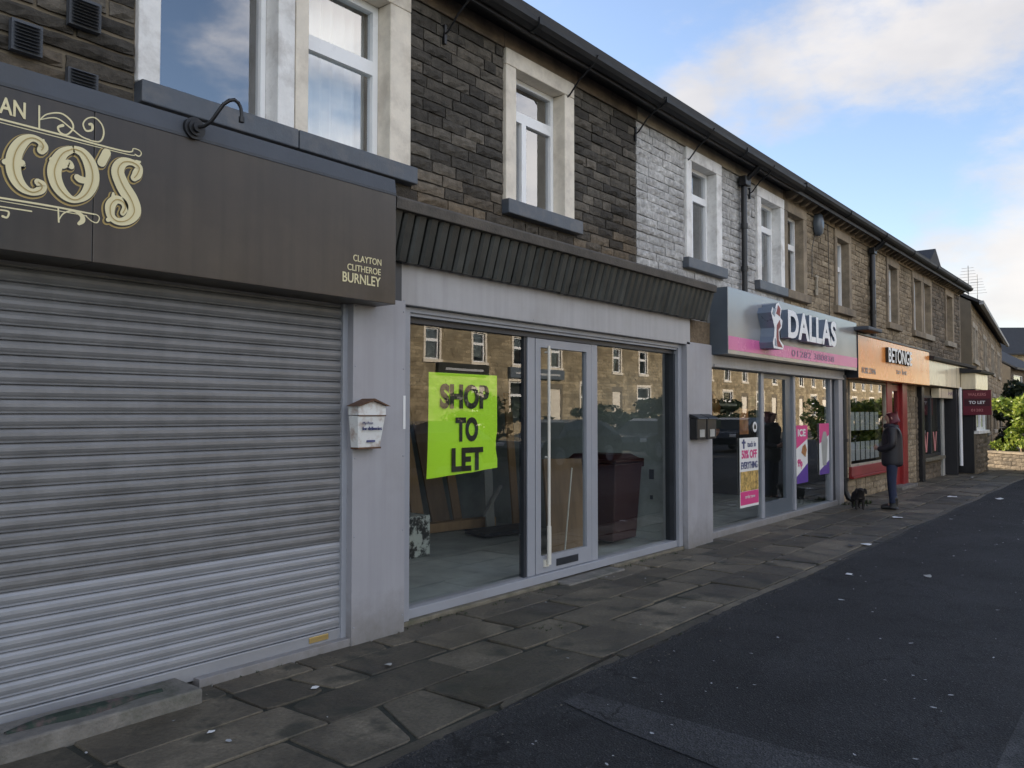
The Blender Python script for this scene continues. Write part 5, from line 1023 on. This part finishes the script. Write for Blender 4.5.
def person(px, py, rot):
    t = thing('person', (0, 0, 0), 'person in a black padded coat and jeans waiting by the red-framed shop window', 'person')
    # local: faces +Y, x to its right
    J = [(0, 0, .90, .12, .10), (0, .0, 1.06, .12, .10), (0, .0, 1.24, .14, .105), (0, -.01, 1.36, .10, .08), (0, .0, 1.42, .052, .055), (0, .015, 1.47, .055, .06), (0, .025, 1.53, .072, .09), (0, .02, 1.59, .07, .085), (0, .015, 1.63, .035, .045)]
    Ed = [(i, i + 1) for i in range(8)]
    for s in (-1, 1):
        b = len(J)
        J += [(s * .17, -.01, 1.335, .055, .055), (s * .215, -.02, 1.08, .045, .045), (s * .16, .16, 1.01, .035, .035), (s * .07, .25, 1.03, .03, .025)]
        Ed += [(3, b), (b, b + 1), (b + 1, b + 2), (b + 2, b + 3)]
        for f in range(4):        # fingers closed round each other in front
            k = len(J); J += [(s * (.045 - .0), .262 + .0, 1.055 - f * .018, .009, .009), (s * .012, .285 - f * .004, 1.05 - f * .018, .008, .008)]; Ed += [(b + 3, k), (k, k + 1)]
        k = len(J); J += [(s * .05, .25, 1.075, .010, .010), (s * .02, .265, 1.085, .009, .009)]; Ed += [(b + 3, k), (k, k + 1)]
        b = len(J); J += [(s * .09, 0, .80, .085, .09), (s * .09, .015, .48, .06, .065), (s * .09, -.01, .12, .042, .045), (s * .09, .06, .05, .038, .035), (s * .095, .16, .035, .035, .025)]
        Ed += [(0, b), (b, b + 1), (b + 1, b + 2), (b + 2, b + 3), (b + 3, b + 4)]
    body = skin('body', J, Ed, 'skin', t, 0, 2)
    # face: nose, brow, eyes, mouth as small pieces on the head
    fm = MB()
    fm.hexa([(-.014, .10, 1.515), (.014, .10, 1.515), (.008, .09, 1.56), (-.008, .09, 1.56), (-.010, .128, 1.513), (.010, .128, 1.513), (.005, .105, 1.56), (-.005, .105, 1.56)]); fm.build('nose', 'skin', t, .004)
    for s in (-1, 1):
        e = MB(); e.tube([(s * .03 - .012, .099, 1.555), (s * .03 + .012, .099, 1.555)], .006, 6); e.build('eye', 'ink', t)
        e = MB(); e.tube([(s * .078, .0, 1.55), (s * .082, -.01, 1.51)], [.014, .009], 6); e.build('ear', 'skin', t)
    e = MB(); e.tube([(-.022, .105, 1.488), (0, .111, 1.487), (.022, .105, 1.488)], .005, 6); e.build('mouth', 'red_dull', t)
    C = [(0, .0, .70, .205, .19), (0, .0, .98, .195, .18), (0, .0, 1.24, .195, .175), (0, -.01, 1.36, .125, .105), (0, -.015, 1.425, .085, .085)]
    CE = [(i, i + 1) for i in range(4)]
    for s in (-1, 1):
        b = len(C); C += [(s * .18, -.01, 1.335, .085, .085), (s * .235, -.02, 1.08, .07, .072), (s * .17, .15, 1.01, .058, .058), (s * .105, .215, 1.02, .05, .05)]; CE += [(3, b), (b, b + 1), (b + 1, b + 2), (b + 2, b + 3)]
    coat = skin('coat', C, CE, 'coat', t, 1, 2)
    mb = MB(); mb.tube([(0, .03 - .11, 1.38), (.09, .0, 1.40), (.06, .09, 1.40), (-.06, .09, 1.40), (-.09, 0, 1.40), (0, -.08, 1.38)], .045, 8); mb.build('hood', 'coat', t)
    P = [(0, 0, .88, .11, .10)]; PE = []
    for s in (-1, 1):
        b = len(P); P += [(s * .085, 0, .78, .10, .11), (s * .09, .015, .48, .075, .085), (s * .09, -.005, .14, .062, .072), (s * .09, -.005, .10, .06, .07)]; PE += [(0, b), (b, b + 1), (b + 1, b + 2), (b + 2, b + 3)]
    skin('jeans', P, PE, 'jeans', t, 0, 2)
    for s in (-1, 1):
        skin('boot', [(s * .09, -.01, .24, .07, .078), (s * .09, -.015, .10, .06, .072), (s * .09, -.01, .05, .056, .048), (s * .092, .09, .05, .055, .044), (s * .095, .19, .035, .04, .028)], [(0, 1), (1, 2), (2, 3), (3, 4)], 'boot', t, 1, 2)
    skin('hair', [(0, -.01, 1.60, .088, .085), (0, -.025, 1.54, .092, .085), (0, -.045, 1.47, .085, .07), (0, -.06, 1.41, .06, .04)], [(0, 1), (1, 2), (2, 3)], 'hair', t, 1, 2)
    t.location = (px, py, 0); t.rotation_euler.z = rot; return t
person(14.72, -1.0, R(12))
def dog(px, py, rot):
    t = thing('dog', (0, 0, 0), 'small black curly dog standing on the pavement beside the person', 'dog')
    J = [(0, -.02, .225, .095, .095), (0, .12, .215, .085, .085), (0, -.14, .215, .09, .09), (0, -.20, .28, .07, .06), (0, -.235, .335, .075, .07), (0, -.29, .34, .032, .03), (0, -.33, .33, .022, .02), (0, .19, .26, .022, .022), (0, .225, .27, .016, .016)]
    E = [(0, 1), (0, 2), (2, 3), (3, 4), (4, 5), (5, 6), (1, 7), (7, 8)]
    for s in (-1, 1):
        b = len(J); J += [(s * .05, -.15, .17, .034, .034), (s * .052, -.145, .09, .022, .022), (s * .052, -.15, .025, .02, .02), (s * .052, -.18, .015, .02, .014)]; E += [(2, b), (b, b + 1), (b + 1, b + 2), (b + 2, b + 3)]
        b = len(J); J += [(s * .05, .12, .17, .04, .045), (s * .052, .10, .125, .028, .03), (s * .052, .15, .075, .018, .018), (s * .052, .14, .02, .018, .018), (s * .052, .11, .013, .02, .013)]; E += [(1, b), (b, b + 1), (b + 1, b + 2), (b + 2, b + 3), (b + 3, b + 4)]
    skin('body', J, E, 'fur', t, 0, 2)
    for s in (-1, 1): skin('ear', [(s * .055, -.235, .37, .025, .02), (s * .08, -.235, .325, .032, .02), (s * .082, -.24, .275, .025, .015)], [(0, 1), (1, 2)], 'fur', t, 0, 2)
    skin('chest_patch', [(0, -.205, .25, .03, .02), (0, -.20, .19, .026, .02)], [(0, 1)], 'fur_pale', t, 0, 2)
    mb = MB(); mb.lathe([(.004, -.012), (.012, -.004), (.012, .004), (.004, .01)], 0, -.35, 8, 0, 'y', .337); mb.build('nose', 'ink', t)
    t.location = (px, py, 0); t.rotation_euler.z = rot; return t
dog(14.42, -.52, R(-62))
# ------------------------------------------------------------------ litter and weeds
lit = [('crumpled white paper scrap in the wet patch beside the tarmac', 10.55, -1.72, .11, 'white_card'), ('flattened white litter on the pavement near the person', 13.6, -1.35, .12, 'white_card'),
       ('pale litter scrap on the tarmac beside the kerb', 8.6, -2.1, .05, 'white_card'), ('white wrapper on the flags below the brass lock plate', 3.05, -.72, .035, 'white_card'), ('small white scrap at a flag joint near the bottom left', 2.3, -.85, .03, 'white_card'),
       ('pale stick-like litter on the flags near the first pillar', 3.62, -.72, .035, 'board_grey'), ('black wrapper lying by the white paper scrap', 10.3, -1.62, .07, 'dark_frame'), ('pale scrap on the tarmac in the middle distance', 8.98, -2.75, .07, 'board_grey'),
       ('white litter at the far edge of the pavement', 17.6, -1.35, .16, 'white_card'), ('white litter on the tarmac at the far right', 17.9, -2.1, .12, 'white_card'), ('white litter lying before the stone bay', 23.2, -.75, .1, 'white_card')]
for k, (lab, x, y, s, m_) in enumerate(lit): litterbit(lab, x, y, .004 if y > -1.8 else -.014, s, m_, 200 + k)
r = random.Random(42); mb = MB()
for k in range(330):
    x = 1 + 17 * r.random() ** 1.5; y = r.uniform(-4.2, -.25); z = .007 if y > -1.82 else -.0125
    if y > -1.82 and r.random() < .6: continue
    s = r.uniform(.002, .007) * (1 + x * .05) * (2.2 if r.random() < .08 else 1); a = r.uniform(0, 3.1); ex = r.uniform(1, 2.6); n = 5
    P = []
    for i in range(n):
        q = i * 2 * math.pi / n; u, w = s * ex * math.cos(q), s * math.sin(q) * r.uniform(.6, 1.2); P.append((x + u * math.cos(a) - w * math.sin(a), y + u * math.sin(a) + w * math.cos(a), z + r.uniform(.001, .004)))
    mb.add(P, [tuple(range(n))])
tag(mb.build('litter_flecks', 'blind', loc=(6, -2.5, 0)), 'tiny pale flecks of litter and gum scattered over the tarmac', 'litter', kind='stuff')
mb = MB(); r = random.Random(8)
def tuft(x, y, n, s):
    for k in range(n):
        a = r.uniform(0, 6.28); l = s * r.uniform(.5, 1.3); p = Vector((x + r.gauss(0, s * .8), y + r.gauss(0, s * .25), .0)); q = p + Vector((math.cos(a) * l * .7, math.sin(a) * l * .5, l * r.uniform(.3, 1))); w = Vector((-math.sin(a), math.cos(a), 0)) * s * .16
        mb.add([p - w, p + w, q], [(0, 1, 2)])
for k in range(70): tuft(r.choice([r.uniform(2.6, 3.8), r.uniform(4.3, 6.4), r.uniform(7.3, 9)]), r.uniform(-.21, -.12), 7, r.uniform(.012, .03))
for k in range(26): tuft(r.uniform(4, 15), -1.815 + r.uniform(-.03, .02), 6, .018)
for k in range(9): tuft(5.0 + r.uniform(-.1, .1), -1.0 + r.uniform(-.1, .1), 5, .02)
gr = MB()
for k in range(900):
    x = 1 + 15 * r.random() ** 1.4; y = -1.83 - abs(r.gauss(0, .10)) if r.random() < .75 else r.uniform(-.34, -.2); z = -.016 if y < -1.8 else .005; s = r.uniform(.002, .009)
    P = [(x + s * r.uniform(.6, 1.4) * math.cos(q * 1.57 + .5), y + s * r.uniform(.6, 1.4) * math.sin(q * 1.57 + .5), z) for q in range(4)] + [(x, y, z + s * r.uniform(.5, 1.1))]
    gr.add(P, [(0, 1, 4), (1, 2, 4), (2, 3, 4), (3, 0, 4)])
tag(gr.build('grit', 'kerb', loc=(6, -1.9, 0)), 'loose grit and crumbs of stone along the pavement edge', 'grit', kind='stuff')
tag(mb.build('moss', 'moss', loc=(6, -.2, 0)), 'moss and small weeds along the foot of the shopfronts', 'moss', kind='stuff')
t = thing('weed', (15.0, -.32, 0), 'green weeds at the foot of the black downpipe', 'weed'); mb = MB()
for k in range(14): tuft(15.1 + r.uniform(-.35, .35), -.3 + r.uniform(-.15, .15), 9, .09)
mb.build('foliage', 'moss', t)
rg = MB(); P = []; n = 22
for i in range(n + 1):
    u = i / n; x = 1.55 + .78 * u; w = .042 * math.sin(min(1, u * 1.15 + .03) * math.pi * .93) + .010
    P.append((x, -.30 + .012 * math.sin(u * 9), .086, w))
for i in range(n):
    a, b = P[i], P[i + 1]
    for k in range(4):
        f = lambda q, kk: (q[0], q[1] + q[3] * math.cos(kk * math.pi / 4) * 1.0, q[2] + q[3] * .75 * math.sin(kk * math.pi / 4))
        rg.add([f(a, k), f(b, k), f(b, k + 1), f(a, k + 1)], [(0, 1, 2, 3)], 0, True)
MT['rag'] = M('green_cloth', (.016, .03, .022), .8, var=.5, scale=12, bump=.3, bscale=25, dirt=(.12, .07, .075), dirt_amt=.7, dirt_scale=13)
tag(rg.build('rag', 'rag', loc=(1.9, -.33, .06)), 'dark green cloth lying on the step under the shutter', 'rag')

# ------------------------------------------------------------------ light, sky, camera
EL, AZ = R(18), R(-3)
sd = Vector((math.sin(AZ) * math.cos(EL), math.cos(AZ) * math.cos(EL), math.sin(EL)))
sl = bpy.data.lights.new('sun', 'SUN'); sl.energy = 5.0; sl.angle = R(.5); sl.color = (1, .89, .73)
so = bpy.data.objects.new('sun', sl); COL.objects.link(so); so.rotation_euler = sd.to_track_quat('Z', 'Y').to_euler(); so.location = (0, 0, 40)
w = bpy.data.worlds.new('World'); sc.world = w; w.use_nodes = True; nt = w.node_tree; L = nt.links.new
bg = nt.nodes['Background']; sky = N(nt, 'ShaderNodeTexSky', sky_type='NISHITA'); sky.sun_disc = False; sky.sun_elevation = EL; sky.sun_rotation = AZ; sky.air_density = 1.0; sky.dust_density = .6; sky.ozone_density = 1.5; sky.altitude = 100
tc = N(nt, 'ShaderNodeTexCoord'); v = tc.outputs['Generated']
mp = N(nt, 'ShaderNodeMapping'); mp.inputs['Scale'].default_value = (1, 1, 2.2); L(v, mp.inputs[0])
n1 = N(nt, 'ShaderNodeTexNoise', Scale=4.2, Detail=10.0, Roughness=.6); L(mp.outputs[0], n1.inputs['Vector'])
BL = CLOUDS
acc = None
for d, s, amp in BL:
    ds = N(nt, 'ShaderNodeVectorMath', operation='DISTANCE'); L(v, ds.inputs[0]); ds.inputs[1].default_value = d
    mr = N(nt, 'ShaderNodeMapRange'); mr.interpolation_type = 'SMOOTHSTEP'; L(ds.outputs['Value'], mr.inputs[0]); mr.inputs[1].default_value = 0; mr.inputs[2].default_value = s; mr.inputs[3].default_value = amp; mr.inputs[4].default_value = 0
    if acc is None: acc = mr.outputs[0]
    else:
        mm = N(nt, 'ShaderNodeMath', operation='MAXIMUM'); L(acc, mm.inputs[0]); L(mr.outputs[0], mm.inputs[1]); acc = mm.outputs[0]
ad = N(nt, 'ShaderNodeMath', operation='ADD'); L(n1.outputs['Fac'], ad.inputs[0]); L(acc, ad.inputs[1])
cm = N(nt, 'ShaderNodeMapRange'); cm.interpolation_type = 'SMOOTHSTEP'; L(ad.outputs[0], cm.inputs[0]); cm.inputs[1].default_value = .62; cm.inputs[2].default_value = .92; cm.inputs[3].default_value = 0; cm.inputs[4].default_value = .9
cr_ = ramp(nt, [(.3, (2.35, 2.42, 2.65)), (.75, (3.6, 3.55, 3.55))]); n2 = N(nt, 'ShaderNodeTexNoise', Scale=5.0, Detail=5.0); L(mp.outputs[0], n2.inputs['Vector']); L(n2.outputs['Fac'], cr_.inputs[0])
tint = mixc(nt, 1.0, sky.outputs[0], (1.06, .98, 1.0), 'MULTIPLY')
# clouds away from the sun, added out of view and boosted to fill the shade
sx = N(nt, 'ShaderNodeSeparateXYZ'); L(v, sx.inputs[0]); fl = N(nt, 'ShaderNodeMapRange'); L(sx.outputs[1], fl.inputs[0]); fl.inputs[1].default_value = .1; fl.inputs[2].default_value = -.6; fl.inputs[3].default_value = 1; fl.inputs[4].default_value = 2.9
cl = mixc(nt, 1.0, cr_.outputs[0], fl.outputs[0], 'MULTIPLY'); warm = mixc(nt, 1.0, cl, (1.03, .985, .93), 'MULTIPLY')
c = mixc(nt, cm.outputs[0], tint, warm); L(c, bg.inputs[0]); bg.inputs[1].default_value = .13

cam = bpy.data.cameras.new('camera'); co = bpy.data.objects.new('camera', cam); COL.objects.link(co); sc.camera = co
cam.sensor_width = 36; cam.lens = 815 / 1024 * 36; cam.clip_end = 2000; cam.clip_start = .05
yaw, pit = R(38.941), R(2.038)
fw = Vector((math.cos(yaw) * math.cos(pit), math.sin(yaw) * math.cos(pit), math.sin(pit)))
co.location = (0, -4.667, 1.62); co.rotation_euler = fw.to_track_quat('-Z', 'Y').to_euler()
vs = sc.view_settings; vs.view_transform = 'Standard'; vs.look = 'None'; vs.gamma = 1; vs.exposure = EXPO
